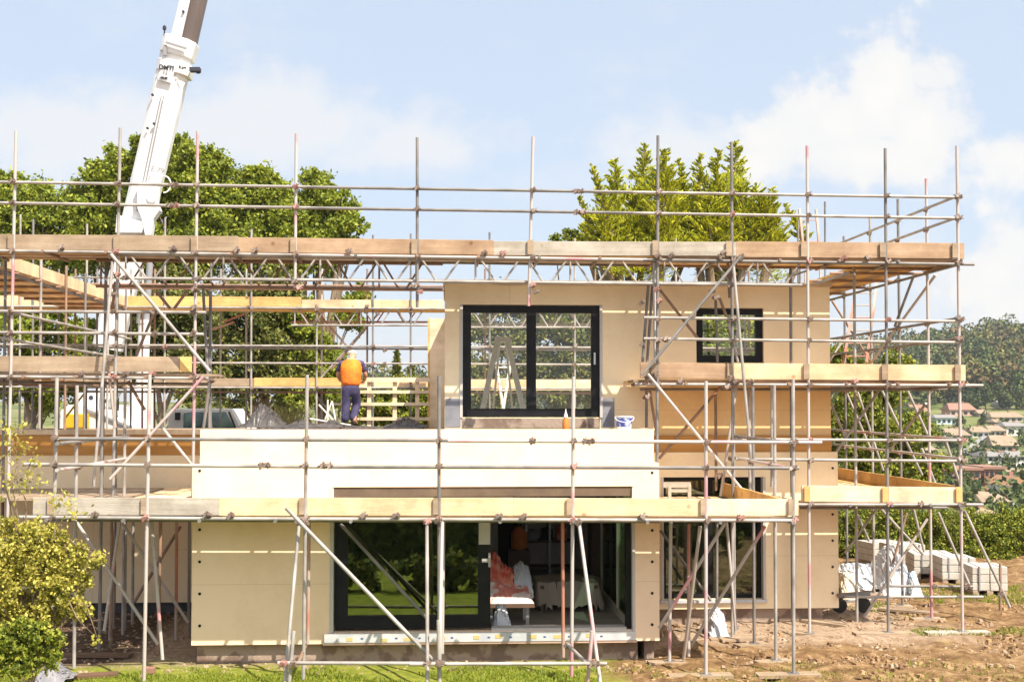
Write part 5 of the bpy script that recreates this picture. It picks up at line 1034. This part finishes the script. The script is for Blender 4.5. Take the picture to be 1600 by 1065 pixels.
# loose sheets on the left lower deck
def sheet(px, py, w, d, Y, z, m, label, ang):
    c = P(px, py, Y); mb = MB(); dx = Vector((math.cos(ang), math.sin(ang), 0)); mb.beam(Vector((c.x, Y, z))-dx*w/2, Vector((c.x, Y, z))+dx*w/2, d, .018); o = mb.build('plywood_sheet', m); tag(o, label, 'plywood', 'loose sheets on the lower deck')
sheet(150, 768, 1.5, .9, 17.9, zA(xa0)+.045, 'wood_clean', 'pale plywood sheet lying on the left lower deck', .25)
sheet(262, 762, .7, .5, 18.6, zA(xa0)+.045, 'wood_clean', 'smaller pale offcut on the left lower deck nearest the bay', -.3)
# ---------------------------------------------------------------- pallets of blocks and wrapped heap
def pallet(label, px, py, w, h, d, Y, ang, rows, m='block_grey'):
    c = P(px, py, Y); z = hgt1(c.x, Y); t = thing('block_stack', label, 'block stack', (c.x, Y, z), 'stacked building blocks'); ca, sa = math.cos(ang), math.sin(ang)
    def L(x, y): return (c.x+x*ca-y*sa, Y+x*sa+y*ca)
    def bx(x0, x1, y0, y1, z0, z1, nm, mt, bev=.012):
        mb = MB(); q = [L(x0, y0), L(x1, y0), L(x1, y1), L(x0, y1)]; mb.add([(a, b, z0) for a, b in q]+[(a, b, z1) for a, b in q], [(0, 3, 2, 1), (4, 5, 6, 7), (0, 1, 5, 4), (1, 2, 6, 5), (2, 3, 7, 6), (3, 0, 4, 7)]); mb.build(nm, mt, t, bevel=bev)
    for i in (-1, 0, 1): bx(i*w*.4-.06, i*w*.4+.06, -d/2, d/2, z-.05, z+.1, 'pallet_bearer', 'wood_old')
    hh = (h-.1)/rows; nx = max(2, round(w/.45))
    for k in range(rows):
        for i in range(nx):
            o = random.uniform(-.012, .012); bx(-w/2+i*w/nx+.004, -w/2+(i+1)*w/nx-.004, -d/2+o, d/2+o, z+.102+k*hh, z+.102+(k+1)*hh-.006, 'block', m)
    for i in (-.3, .3): bx(i*w-.012, i*w+.012, -d/2-.02, d/2+.02, z+.103, z+.1+rows*hh+.004, 'strap', 'ink_grey', 0)
pallet('shrink wrapped block stack farthest back, nearest the house wall', 1376, 868, .80, .54, .7, 27.2, .2, 3, 'block_grey')
pallet('upright block stack behind the white plastic heap', 1410, 880, .75, .60, .7, 26.2, .1, 3)
pallet('block stack of wide slabs right of the white plastic heap', 1453, 900, .85, .52, .8, 25.2, -.15, 3, 'block_grey')
pallet('block stack with dark gaps beside the corner post', 1490, 915, .68, .55, .7, 24.3, -.1, 3)
pallet('block stack farthest right, behind the last raking strut', 1538, 935, .66, .56, .7, 22.8, -.12, 3)
heap('plastic_wrap', 1312, 1400, [(0, .1), (.2, .35), (.5, .42), (.8, .38), (1, .1)], 23.2, 24.6, .02, 'wrap_white', 'flat heap of white plastic sheeting on the ground by the right end wall', 'plastic sheet', .1)
heap('plastic_wrap', 1380, 1437, [(0, .1), (.3, .65), (.55, .9), (.75, .65), (1, .05)], 22.6, 24.2, .0, 'wrap_white', 'steep white plastic wrapped mound between two scaffold posts', 'plastic sheet', .08)
heap('plastic_wrap', 1422, 1440, [(0, .1), (.3, .42), (.75, .42), (1, .05)], 22.4, 23.0, .0, 'wrap_blue', 'pale blue wrapped bundle at the right foot of the white mound', 'plastic sheet', .06)
heap('insulation_bag', 1316, 1348, [(0, .2), (.2, .48), (.7, .50), (1, .1)], 22.0, 22.8, .0, 'insulation', 'cream rounded sack lying by the right end wall', 'sack', .05)
def drum():
    Y = 20.6; c = P(1322, 935, Y); t = thing('pipe_trolley', 'small steel trolley frame on the ground at the right corner of the house', 'trolley', (c.x, Y, .0))
    for dx in (-.12, .3): mb = MB(); mb.tube((c.x+dx, Y-.03, .16), (c.x+dx, Y+.03, .16), .13, n=16); mb.build('wheel', 'rubber', t)
    mb = MB(); mb.tube((c.x-.2, Y, .22), (c.x+.55, Y, .25), .02); mb.build('frame', 'steel', t); mb = MB(); mb.tube((c.x-.2, Y+.1, .3), (c.x+.45, Y+.1, .34), .05); mb.build('pipe', 'tube_grey', t)
drum()
# sack in front of the lower window, debris
heap('sand_bag', 1108, 1137, [(0, .1), (.25, .36), (.6, .40), (.9, .3), (1, .05)], 18.6, 19.3, .0, 'wrap_white', 'white sack of sand in front of the ground floor window', 'sack', .04)
heap('plastic_wrap', 48, 100, [(0, .02), (.3, .16), (.6, .20), (1, .02)], 15.4, 16.1, .10, 'membrane_grey', 'crumpled grey plastic sheet caught under the left bush', 'plastic sheet', .12)
for px, py, Y, L_, a, lab in ((345, 1, 16.4, .4, 0, None),): pass
def plank(px, Y, L_, ang, lab, m='wood_old'):
    x = Xat(px, Y, 640+3.55/Y*F); z = hgt1(x, Y); mb = MB(); mb.beam((x-L_*math.cos(ang), Y-L_*math.sin(ang), z+.03), (x+L_*math.cos(ang), Y+L_*math.sin(ang), z+.04), .2, .04); o = mb.build('loose_plank', m); tag(o, lab, 'plank', 'loose planks on the ground')
plank(1290, 19.6, .4, 2.4, 'short plank on the ground just left of the right corner of the house')
plank(1420, 20.7, .5, 2.6, 'weathered plank on the ground behind the two base rails')
plank(1160, 18.3, .35, .1, 'short plank before the white sand sack'); plank(110, 16.2, .6, .2, 'dark plank in the shade beside the left bush', 'dark_wood'); plank(130, 17.6, .7, -.1, 'long dark plank deep in the shade under the left lift', 'dark_wood')
br_ = MB(); c = P(232, 1020, 16.4); br_.box((c.x-.08, 16.38, .02), (c.x+.08, 16.48, .10)); tag(br_.build('brick', 'brick_red', bevel=.008), 'red brick at the foot of the second post from the left', 'brick')
# hedge-side things inside the bay
def interior():
    Z = FZ
    t = thing('work_table', 'table draped with a grey dust sheet inside the open patio door', 'table', (P(890, 900, 21).x, 21.0, Z))
    a = P(836, 905, 19.6); b = P(938, 905, 19.6); zt_ = P(880, 906, 19.6).z; nx, ny = 30, 12; mb = MB()
    for j in range(ny):
        for i in range(nx):
            u, v = i/(nx-1), j/(ny-1); e = min(u, 1-u, v, 1-v); z = zt_-(.42 if e < .01 else 0)*random.uniform(.75, 1.1)-.05*math.sin(u*9)*e*3+random.uniform(-.012, .012); mb.v.append((a.x+(b.x-a.x)*u+(random.uniform(-.05, .05)), 19.3+1.1*v, z))
    mb.f = [(j*nx+i, j*nx+i+1, (j+1)*nx+i+1, (j+1)*nx+i) for j in range(ny-1) for i in range(nx-1)]; mb.build('dust_sheet', 'sheet_grey', t, smooth=True)
    for x in (a.x+.1, b.x-.1):
        for y in (19.4, 20.3): m2 = MB(); m2.box((x-.03, y-.03, Z), (x+.03, y+.03, zt_-.05)); m2.build('leg', 'dark_wood', t)
    # pile of blankets on a board
    t = thing('work_bench', 'low bench just inside the open patio door under folded blankets', 'bench', (P(800, 950, 18.3).x, 18.3, Z))
    a = P(758, 938, 18.2); b = P(833, 938, 18.2); m2 = MB(); m2.box((a.x, 17.9, a.z-.06), (b.x, 18.8, a.z)); m2.build('top', 'dark_wood', t)
    for x in (a.x+.08, b.x-.1):
        for y in (18.0, 18.7): m2 = MB(); m2.box((x-.025, y-.025, Z), (x+.025, y+.025, a.z-.061)); m2.build('leg', 'steel', t)
    heap('blanket', 762, 833, [(0, .32), (.3, .28), (.6, .22), (.9, .20), (1, .05)], 17.9, 18.8, a.z+.002, 'cloth_pale', 'pale pink and white folded blankets on the bench inside the patio door', 'blanket', .06)
    heap('blanket', 762, 806, [(0, .62), (.3, .66), (.6, .48), (.9, .38), (1, .2)], 18.2, 18.9, a.z+.02, 'cloth_red', 'dark red crumpled blanket heaped highest on the bench', 'blanket', .12)
    heap('cushion', 804, 832, [(0, .40), (.4, .48), (.8, .42), (1, .2)], 18.3, 18.9, a.z+.02, 'wrap_white', 'small pale cushion on top of the folded blankets', 'cushion', .06)
    heap('bag', 769, 800, [(0, .12), (.3, .42), (.7, .40), (1, .03)], 17.42, 17.85, Z, 'wrap_white', 'white plastic bag on the floor below the folded blankets', 'bag', .1)
    # back of the room
    t = thing('shelf_unit', 'dark shelves loaded with tools at the back of the room', 'shelves', (P(858, 930, 24).x, 24.1, Z))
    xa, xb = P(822, 900, 24).x, P(895, 900, 24).x
    for z in (.1, .62, 1.12): m2 = MB(); m2.box((xa, 23.9, Z+z), (xb, 24.4, Z+z+.03)); m2.build('shelf', 'dark_wood', t)
    for x in (xa, (xa+xb)/2, xb): m2 = MB(); m2.box((x-.02, 23.9, Z), (x+.02, 24.4, Z+1.2)); m2.build('upright', 'steel', t)
    rr = random.Random(9)
    for i, (nm, m_) in enumerate((('toolbox', 'ink_grey'), ('toolbox', 'rubber'), ('toolbox', 'cloth_red'), ('toolbox', 'ink'), ('toolbox', 'plaster'), ('toolbox', 'rubber'))):
        x = xa+.12+(i % 3)*.3; z = Z+(.65, 1.15)[i//3]+.003; m2 = MB(); w_ = .11; h_ = .18+.04*(i % 3); m2.box((x-w_, 23.95, z), (x+w_, 24.25, z+h_)); m2.box((x-.05, 24.05, z+h_), (x+.05, 24.1, z+h_+.04)); o = m2.build('toolbox', m_, bevel=.01)
        tag(o, ['grey toolbox left on the middle shelf', 'black toolbox centre of the middle shelf', 'dark red toolbox right on the middle shelf', 'black toolbox left on the top shelf', 'beige box centre of the top shelf', 'black case right on the top shelf'][i], 'toolbox')
    heap('coat', 817, 850, [(0, .02), (.3, .22), (.7, .20), (1, .02)], 23.9, 24.3, Z+1.5, 'cloth_pale', 'bundle of pink and white cloth on top of the dark shelves', 'cloth', .2)
    c = P(811, 900, 23.4); t = thing('water_butt', 'orange plastic container at the back of the room beside the shelves', 'container', (c.x, 23.4, Z))
    m2 = MB(); m2.lathe((c.x, 23.4, Z+.55), [(.14, 0), (.16, .05), (.16, .32), (.08, .4), (.06, .44)], 16); m2.build('container_body', 'orange_paint', t, smooth=True); m2 = MB(); m2.lathe((c.x, 23.4, Z+.991), [(.05, 0), (.05, .05)], 12); m2.build('cap', 'rubber', t)
    m2 = MB(); m2.box((c.x-.2, 23.2, Z), (c.x+.2, 23.6, Z+.548)); tag(m2.build('crate', 'dark_wood', bevel=.01), 'dark crate carrying the orange container', 'crate')
    t = thing('cabinet', 'dark brown cabinet against the back wall on the right of the room', 'cabinet', (P(935, 900, 23.5).x, 23.5, Z)); a = P(922, 860, 23.5); b = P(955, 860, 23.5)
    m2 = MB(); m2.box((a.x, 23.3, Z), (b.x, 23.9, Z+1.35)); m2.build('carcass', 'dark_wood', t, bevel=.01); m2 = MB(); m2.box((a.x+.03, 23.28, Z+.05), ((a.x+b.x)/2-.01, 23.299, Z+1.3)); m2.build('door', 'dark_wood', t); m2 = MB(); m2.box(((a.x+b.x)/2+.01, 23.28, Z+.05), (b.x-.03, 23.299, Z+1.3)); m2.build('door', 'dark_wood', t)
interior()
# ---------------------------------------------------------------- the worker
def person():
    Y = 25.95; c = P(548, 660, Y); z0 = DECK+.03; O = Vector((c.x, Y, z0)); t = thing('person', 'worker in orange vest and navy trousers seen from behind, bending over the balustrade', 'person', O)
    def skin(name, joints, edges, m, sub=2):
        me = bpy.data.meshes.new(name); me.from_pydata([j[0] for j in joints], edges, []); o = bpy.data.objects.new(name, me); COL.objects.link(o); o.parent = t; ORG[o.name] = O
        md = o.modifiers.new('skin', 'SKIN'); md.use_smooth_shade = True; sv = me.skin_vertices[0].data
        for i, j in enumerate(joints): r = j[1]; sv[i].radius = r if isinstance(r, tuple) else (r, r); sv[i].use_root = (i == 0)
        sb = o.modifiers.new('sub', 'SUBSURF'); sb.levels = sub; sb.render_levels = sub; me.materials.append(MATS[m]); return o
    # x right, y forward (away from the camera), z up
    J = [((0, 0, .93), (.15, .10)), ((0, .03, 1.10), (.145, .10)), ((0, .09, 1.30), (.17, .11)), ((0, .15, 1.45), (.14, .085)), ((0, .20, 1.52), .055), ((0, .27, 1.55), .075), ((0, .35, 1.61), .092), ((0, .41, 1.65), .075)]
    E = [(0, 1), (1, 2), (2, 3), (3, 4), (4, 5), (5, 6), (6, 7)]
    def add(parent, pts):
        p = parent
        for q in pts: J.append(q); E.append((p, len(J)-1)); p = len(J)-1
        return p
    for s in (-1, 1):
        add(0, [((s*.09, 0, .86), .085), ((s*.095+(.03 if s > 0 else 0), .03+(.10 if s > 0 else 0), .48), .06), ((s*.10-(.03 if s > 0 else 0), -.02, .10), .042), ((s*.10, .10, .04), .038), ((s*.10, .18, .03), .03)])
        h = add(3, [((s*.20, .14, 1.40), .062), ((s*.285, .20, 1.14), .045), ((s*.24, .38, 1.02), .034), ((s*.20, .45, 1.00), .026)])
        hx, hy, hz = J[h][0]
        for k in range(4): add(h, [((hx+(k-1.5)*.022, hy+.06, hz-.005), .010), ((hx+(k-1.5)*.023, hy+.09-.008*abs(k-1), hz-.03), .009), ((hx+(k-1.5)*.022, hy+.085, hz-.055), .008)])
        add(h, [((hx-s*.045, hy+.02, hz-.015), .011), ((hx-s*.055, hy+.05, hz-.04), .009)])
    skin('body', J, E, 'skin')
    skin('trousers', [((0, -.005, .97), (.165, .125)), ((0, -.01, .88), (.175, .13)), ((-.09, 0, .74), (.105, .11)), ((-.095, .02, .46), (.090, .09)), ((-.115, -.01, .06), (.082, .09)), ((.085, .01, .74), (.115, .115)), ((.11, .14, .47), (.090, .095)), ((.035, 0, .09), (.080, .09))], [(0, 1), (1, 2), (2, 3), (3, 4), (1, 5), (5, 6), (6, 7)], 'navy')
    sj = [((0, .02, 1.02), (.16, .115)), ((0, .06, 1.20), (.18, .125)), ((0, .12, 1.40), (.18, .11)), ((0, .16, 1.47), (.11, .075))]; se = [(0, 1), (1, 2), (2, 3)]
    for s in (-1, 1): n = len(sj); sj += [((s*.205, .14, 1.41), .078), ((s*.275, .185, 1.21), .066)]; se += [(2, n), (n, n+1)]
    skin('shirt', sj, se, 'navy')
    skin('vest', [((0, .0, .86), (.205, .155)), ((0, .01, .98), (.215, .15)), ((0, .04, 1.18), (.235, .155)), ((0, .09, 1.38), (.25, .145)), ((0, .15, 1.50), (.19, .11))], [(0, 1), (1, 2), (2, 3), (3, 4)], 'hivis')
    for s in (-1, 1): skin('boot', [((s*.10-(.04 if s > 0 else .01), -.03, .05), .062), ((s*.10-(.03 if s > 0 else 0), .08, .04), .055), ((s*.10, .17, .03), .045)], [(0, 1), (1, 2)], 'boot')
    skin('hair', [((0, .29, 1.60), .084), ((0, .345, 1.655), .102), ((0, .40, 1.69), .078)], [(0, 1), (1, 2)], 'hair')
person()
bpy.data.objects['person'].scale = (1.06, 1.06, .94)
# ---------------------------------------------------------------- far valley: houses, road, woods
def far_house(label, px0, px1, pyt, pyb, wall, roof, nwin=4, storeys=1, rf=.38, flat_=False, gable=False, name='far_house'):
    g = on_ground((px0+px1)/2, pyb, 45); D = g.y; s = D/F; w = (px1-px0)*s; h = (pyb-pyt)*s; d = max(6., w*.6); hw = h if flat_ else h*(1-rf)
    t = thing(name, label, 'house', tuple(g)); x0, x1 = g.x-w/2, g.x+w/2; y0, y1 = D, D+d; zb = g.z-3
    mb = MB(); mb.box((x0, y0, zb), (x1, y1, g.z+hw)); mb.build('wall', wall, t)
    mb = MB()
    if flat_: mb.box((x0-.3, y0-.3, g.z+hw), (x1+.3, y1+.3, g.z+hw+.35))
    elif gable: mb.add([(x0-.2, y0-.2, g.z+hw), (x1+.2, y0-.2, g.z+hw), (x1+.2, y1, g.z+hw), (x0-.2, y1, g.z+hw), (g.x, y0-.2, g.z+h), (g.x, y1, g.z+h)], [(0, 1, 4), (1, 2, 5, 4), (2, 3, 5), (3, 0, 4, 5), (0, 3, 2, 1)])
    else: mb.add([(x0-.5, y0-.5, g.z+hw), (x1+.5, y0-.5, g.z+hw), (x1+.5, y1+.5, g.z+hw), (x0-.5, y1+.5, g.z+hw), (x0+w*.06, (y0+y1)/2, g.z+h*1.05), (x1-w*.06, (y0+y1)/2, g.z+h*1.05)], [(0, 1, 5, 4), (1, 2, 5), (2, 3, 4, 5), (3, 0, 4), (0, 3, 2, 1)])
    r_ = mb.build('roof', roof, t)
    if not flat_: mb = MB(); cx = x0+w*.7; mb.box((cx-.25, (y0+y1)/2-.25, g.z+hw), (cx+.25, (y0+y1)/2+.25, g.z+h*1.05+.35)); mb.build('chimney', 'brick_red', r_)
    for k in range(storeys):
        for i in range(nwin):
            cx = x0+w*(i+.5)/nwin; ww = w/nwin*.28; z0_ = g.z+hw*(k+.28)/storeys; z1_ = g.z+hw*(k+.75)/storeys; mb = MB(); mb.box((cx-ww, y0-.08, z0_), (cx+ww, y0+.1, z1_)); mb.build('window', 'far_window', t)
    return g
FH = [('white gabled house highest among the hillside trees', 1455, 1488, 551, 561, 'render_cream', 'roof_tan', 3, 1, .4),
 ('white house half hidden under the hillside wood', 1462, 1492, 612, 627, 'render_white', 'roof_grey', 4, 1, .3),
 ('pink roofed house left of a second pink roof below the wood', 1424, 1450, 632, 652, 'render_pink', 'roof_red', 3, 1, .5),
 ('pink roofed house right behind the corner post', 1484, 1524, 630, 650, 'render_pink', 'roof_red', 4, 1, .5),
 ('pale blue fronted bungalow', 1463, 1495, 648, 663, 'render_blue', 'roof_grey', 4, 1, .3),
 ('long low house with tan roof near the right edge', 1550, 1599, 644, 659, 'render_cream', 'roof_tan', 5, 1, .5),
 ('small cream cottage high at the right edge below the wood', 1588, 1615, 596, 622, 'render_cream', 'roof_grey', 2, 2, .3),
 ('white bungalow just right of the corner post above the road', 1519, 1546, 667, 684, 'render_white', 'roof_tan', 3, 1, .45),
 ('cream bungalow between two white ones', 1547, 1571, 665, 682, 'render_cream', 'roof_tan', 3, 1, .45),
 ('white house with dark glass front at the right edge', 1572, 1604, 660, 681, 'render_white', 'roof_grey', 2, 1, .25),
 ('brown roofed bungalow left of the pale road', 1478, 1514, 670, 689, 'render_cream', 'roof_tan', 4, 1, .5),
 ('large tan roofed house right of the road', 1552, 1594, 681, 706, 'render_cream', 'roof_tan', 4, 1, .6),
 ('low cream house behind the scaffold return', 1420, 1462, 694, 712, 'render_cream', 'roof_tan', 4, 1, .5),
 ('left one of the white terraced houses', 1543, 1562, 706, 731, 'render_white', 'roof_grey', 2, 2, .25),
 ('middle one of the white terraced houses', 1563, 1580, 708, 731, 'render_white', 'roof_grey', 2, 2, .25),
 ('right one of the white terraced houses', 1581, 1604, 706, 731, 'render_white', 'roof_grey', 3, 2, .25),
 ('red brick flat roofed block left beside the corner post', 1468, 1534, 734, 762, 'brick_red', 'roof_red', 6, 2, .3),
 ('red brick flat roofed block with pink fascia', 1538, 1570, 732, 760, 'brick_red', 'roof_red', 4, 2, .3),
 ('white house with steep orange roof at the right edge', 1575, 1606, 744, 776, 'render_white', 'roof_orange', 2, 2, .45),
 ('brick house with tan hipped roof above the hedge', 1537, 1574, 771, 799, 'brick_red', 'roof_tan', 3, 2, .45),
 ('low brick house nearest the hedge', 1528, 1562, 796, 818, 'brick_red', 'roof_tan', 3, 1, .5)]
for h_ in FH:
    fl = 'flat roofed' in h_[0]; far_house(h_[0], *h_[1:9], rf=h_[9], flat_=fl, gable='gabled' in h_[0] or 'steep' in h_[0])
EX = [('tiny cream house with grey roof high on the slope under the wood', 1530, 1546, 640, 651), ('tiny cream house second below the wood beside the dark garden tree', 1562, 1580, 626, 638), ('small white house left of the corner post below the pink roofs', 1440, 1458, 662, 674),
 ('small cream house just above the pale road', 1556, 1570, 655, 664), ('small tan roofed house below the pale road', 1500, 1520, 716, 729), ('small tan roofed house between the road and the white terrace', 1527, 1542, 700, 712), ('small cream house left of the brick blocks', 1446, 1466, 722, 736), ('tan roofed house below the white terrace', 1572, 1592, 730, 743), ('small brown roofed house among trees left of the corner post', 1404, 1422, 668, 682), ('tan roofed house above the hedge right of the brick one', 1578, 1602, 782, 798), ('small tan roofed house left above the hedge', 1496, 1520, 772, 788), ('small cream house behind the lower guard rails of the return', 1412, 1432, 728, 742)]
for i, h_ in enumerate(EX): far_house(*h_, ('render_cream', 'render_white', 'render_pink')[i % 3], ('roof_tan', 'roof_grey', 'roof_red', 'roof_tan')[i % 4], 3, 1, .5)
def far_road():
    ptsL = [(1495, 712), (1512, 700), (1530, 688), (1545, 676)]; ptsR = [(1525, 712), (1538, 700), (1546, 688), (1554, 676)]; mb = MB(); vs = []
    for a, b in zip(ptsL, ptsR):
        for q in (a, b): g = on_ground(*q, 45); vs.append((g.x, g.y, g.z+.5))
    mb.add(vs, [(2*i, 2*i+1, 2*i+3, 2*i+2) for i in range(len(ptsL)-1)]); o = mb.build('road', 'asphalt'); o['kind'] = 'structure'; o['label'] = 'pale grey road climbing between the far houses'
far_road()
# far trees: one crown mesh shared by copies
def crown_src(k):
    r = np.random.default_rng(50+k); pts = []
    for i in range(9):
        c = r.normal(size=3)*np.array([.38, .38, .28])+np.array([0, 0, .75]); d = r.normal(size=(150, 3)); d /= np.linalg.norm(d, axis=1)[:, None]; pts.append(c+d*r.uniform(.28, .45))
    p = np.concatenate(pts); p = p[p[:, 2] > .05]; o = leaves('crown', p, .14, 'leaf_far', None, 1.3); me = o.data; bpy.data.objects.remove(o)
    mb = MB(); mb.tube((0, 0, -.4), (0, 0, .6), .06, .04, 6); t = mb.build('trunk', 'bark'); tm = t.data; bpy.data.objects.remove(t); return me, tm
SRC = [crown_src(k) for k in range(3)]
FR = random.Random(21)
def far_tree(px, py, wpx, label, group='trees among the far houses'):
    g = on_ground(px, py, 45); s = wpx*g.y/F*.5; k = FR.randrange(3); t = thing('far_tree', label, 'tree', tuple(g), group)
    for nm, me in zip(('crown', 'trunk'), SRC[k]):
        o = bpy.data.objects.new(nm, me); COL.objects.link(o); o.parent = t
    t.scale = (s, s, s*FR.uniform(.95, 1.35)); t.rotation_euler.z = FR.uniform(0, 6.28)
ft = [(1540, 640, 46), (1512, 632, 30), (1572, 640, 36), (1598, 640, 34), (1450, 640, 30), (1408, 655, 40), (1502, 668, 22), (1534, 664, 18), (1470, 700, 34), (1490, 708, 28), (1540, 712, 26), (1548, 690, 16), (1600, 700, 24), (1530, 735, 28), (1550, 740, 18), (1510, 770, 30), (1530, 790, 26), (1575, 735, 20), (1560, 770, 20), (1590, 795, 34), (1580, 712, 14), (1430, 720, 40), (1455, 760, 44), (1410, 780, 44), (1490, 790, 36), (1515, 808, 32), (1575, 820, 40), (1605, 820, 40), (1440, 670, 26), (1400, 700, 34), (1565, 663, 14), (1390, 640, 40), (1610, 655, 16), (1545, 805, 30), (1480, 640, 14), (1380, 660, 40), (1596, 745, 14)]
for a in ft: far_tree(*a, 'dark green garden tree among the houses across the valley')
def woodland():
    groups = [[], [], []]; r = np.random.default_rng(77)
    for i in range(760):
        y = r.uniform(352, 575); px = r.uniform(1300, 1660) if i < 560 else r.uniform(540, 960); x = Xat(px, y); z = hgt1(x, y); s = r.uniform(2.6, 8.0); pts = groups[r.choice([0, 0, 0, 1, 1, 2])]
        crest = 1+.0*px
        for q in range(3):
            c = np.array([x, y, z+s*.75])+r.normal(size=3)*s*.3; d = r.normal(size=(70, 3)); d /= np.linalg.norm(d, axis=1)[:, None]; d[:, 2] = abs(d[:, 2])*1.1; pts.append(c+d*s*.62)
    for pts, m_, lab in zip(groups, ('leaf_far', 'leaf_olive', 'leaf_russet'), ('dark green wood covering the far hillside up to its crest', 'olive green trees mixed through the wood on the far hillside', 'russet autumn trees mixed through the wood on the far hillside')):
        o = leaves('woodland', np.concatenate(pts), 1.0, m_, None, 1.3); tag(o, lab, 'woodland', kind='stuff')
woodland()
def far_scrub():
    r = np.random.default_rng(5); pts = []
    for i in range(240):
        px = r.uniform(1290, 1640); py = r.uniform(668, 822); g = on_ground(px, py, 45); s = r.uniform(.8, 2.2); c = np.array(g)+[0, 0, s*.4]; d = r.normal(size=(26, 3)); d /= np.linalg.norm(d, axis=1)[:, None]; d[:, 2] = abs(d[:, 2]); pts.append(c+d*s)
    o = leaves('scrub', np.concatenate(pts), .55, 'leaf_far', None, 1.3); tag(o, 'scrub and garden hedges between the far houses', 'scrub', kind='stuff')
far_scrub()
# ---------------------------------------------------------------- air
def haze():
    mb = MB(); mb.box((-760, -90, -16), (960, 1500, 75)); m = bpy.data.materials.new('haze'); m.use_nodes = True; nt = m.node_tree; nt.nodes.remove(nt.nodes['Principled BSDF'])
    v = nt.nodes.new('ShaderNodeVolumePrincipled'); v.inputs['Color'].default_value = (.86, .92, 1, 1); v.inputs['Density'].default_value = HAZE; v.inputs['Anisotropy'].default_value = .3; nt.links.new(v.outputs[0], nt.nodes['Material Output'].inputs['Volume'])
    MATS['haze'] = m; o = mb.build('haze', 'haze'); o['kind'] = 'stuff'; o['label'] = 'thin bluish air over the far valley'
HAZE = .00022
if HAZE: haze()
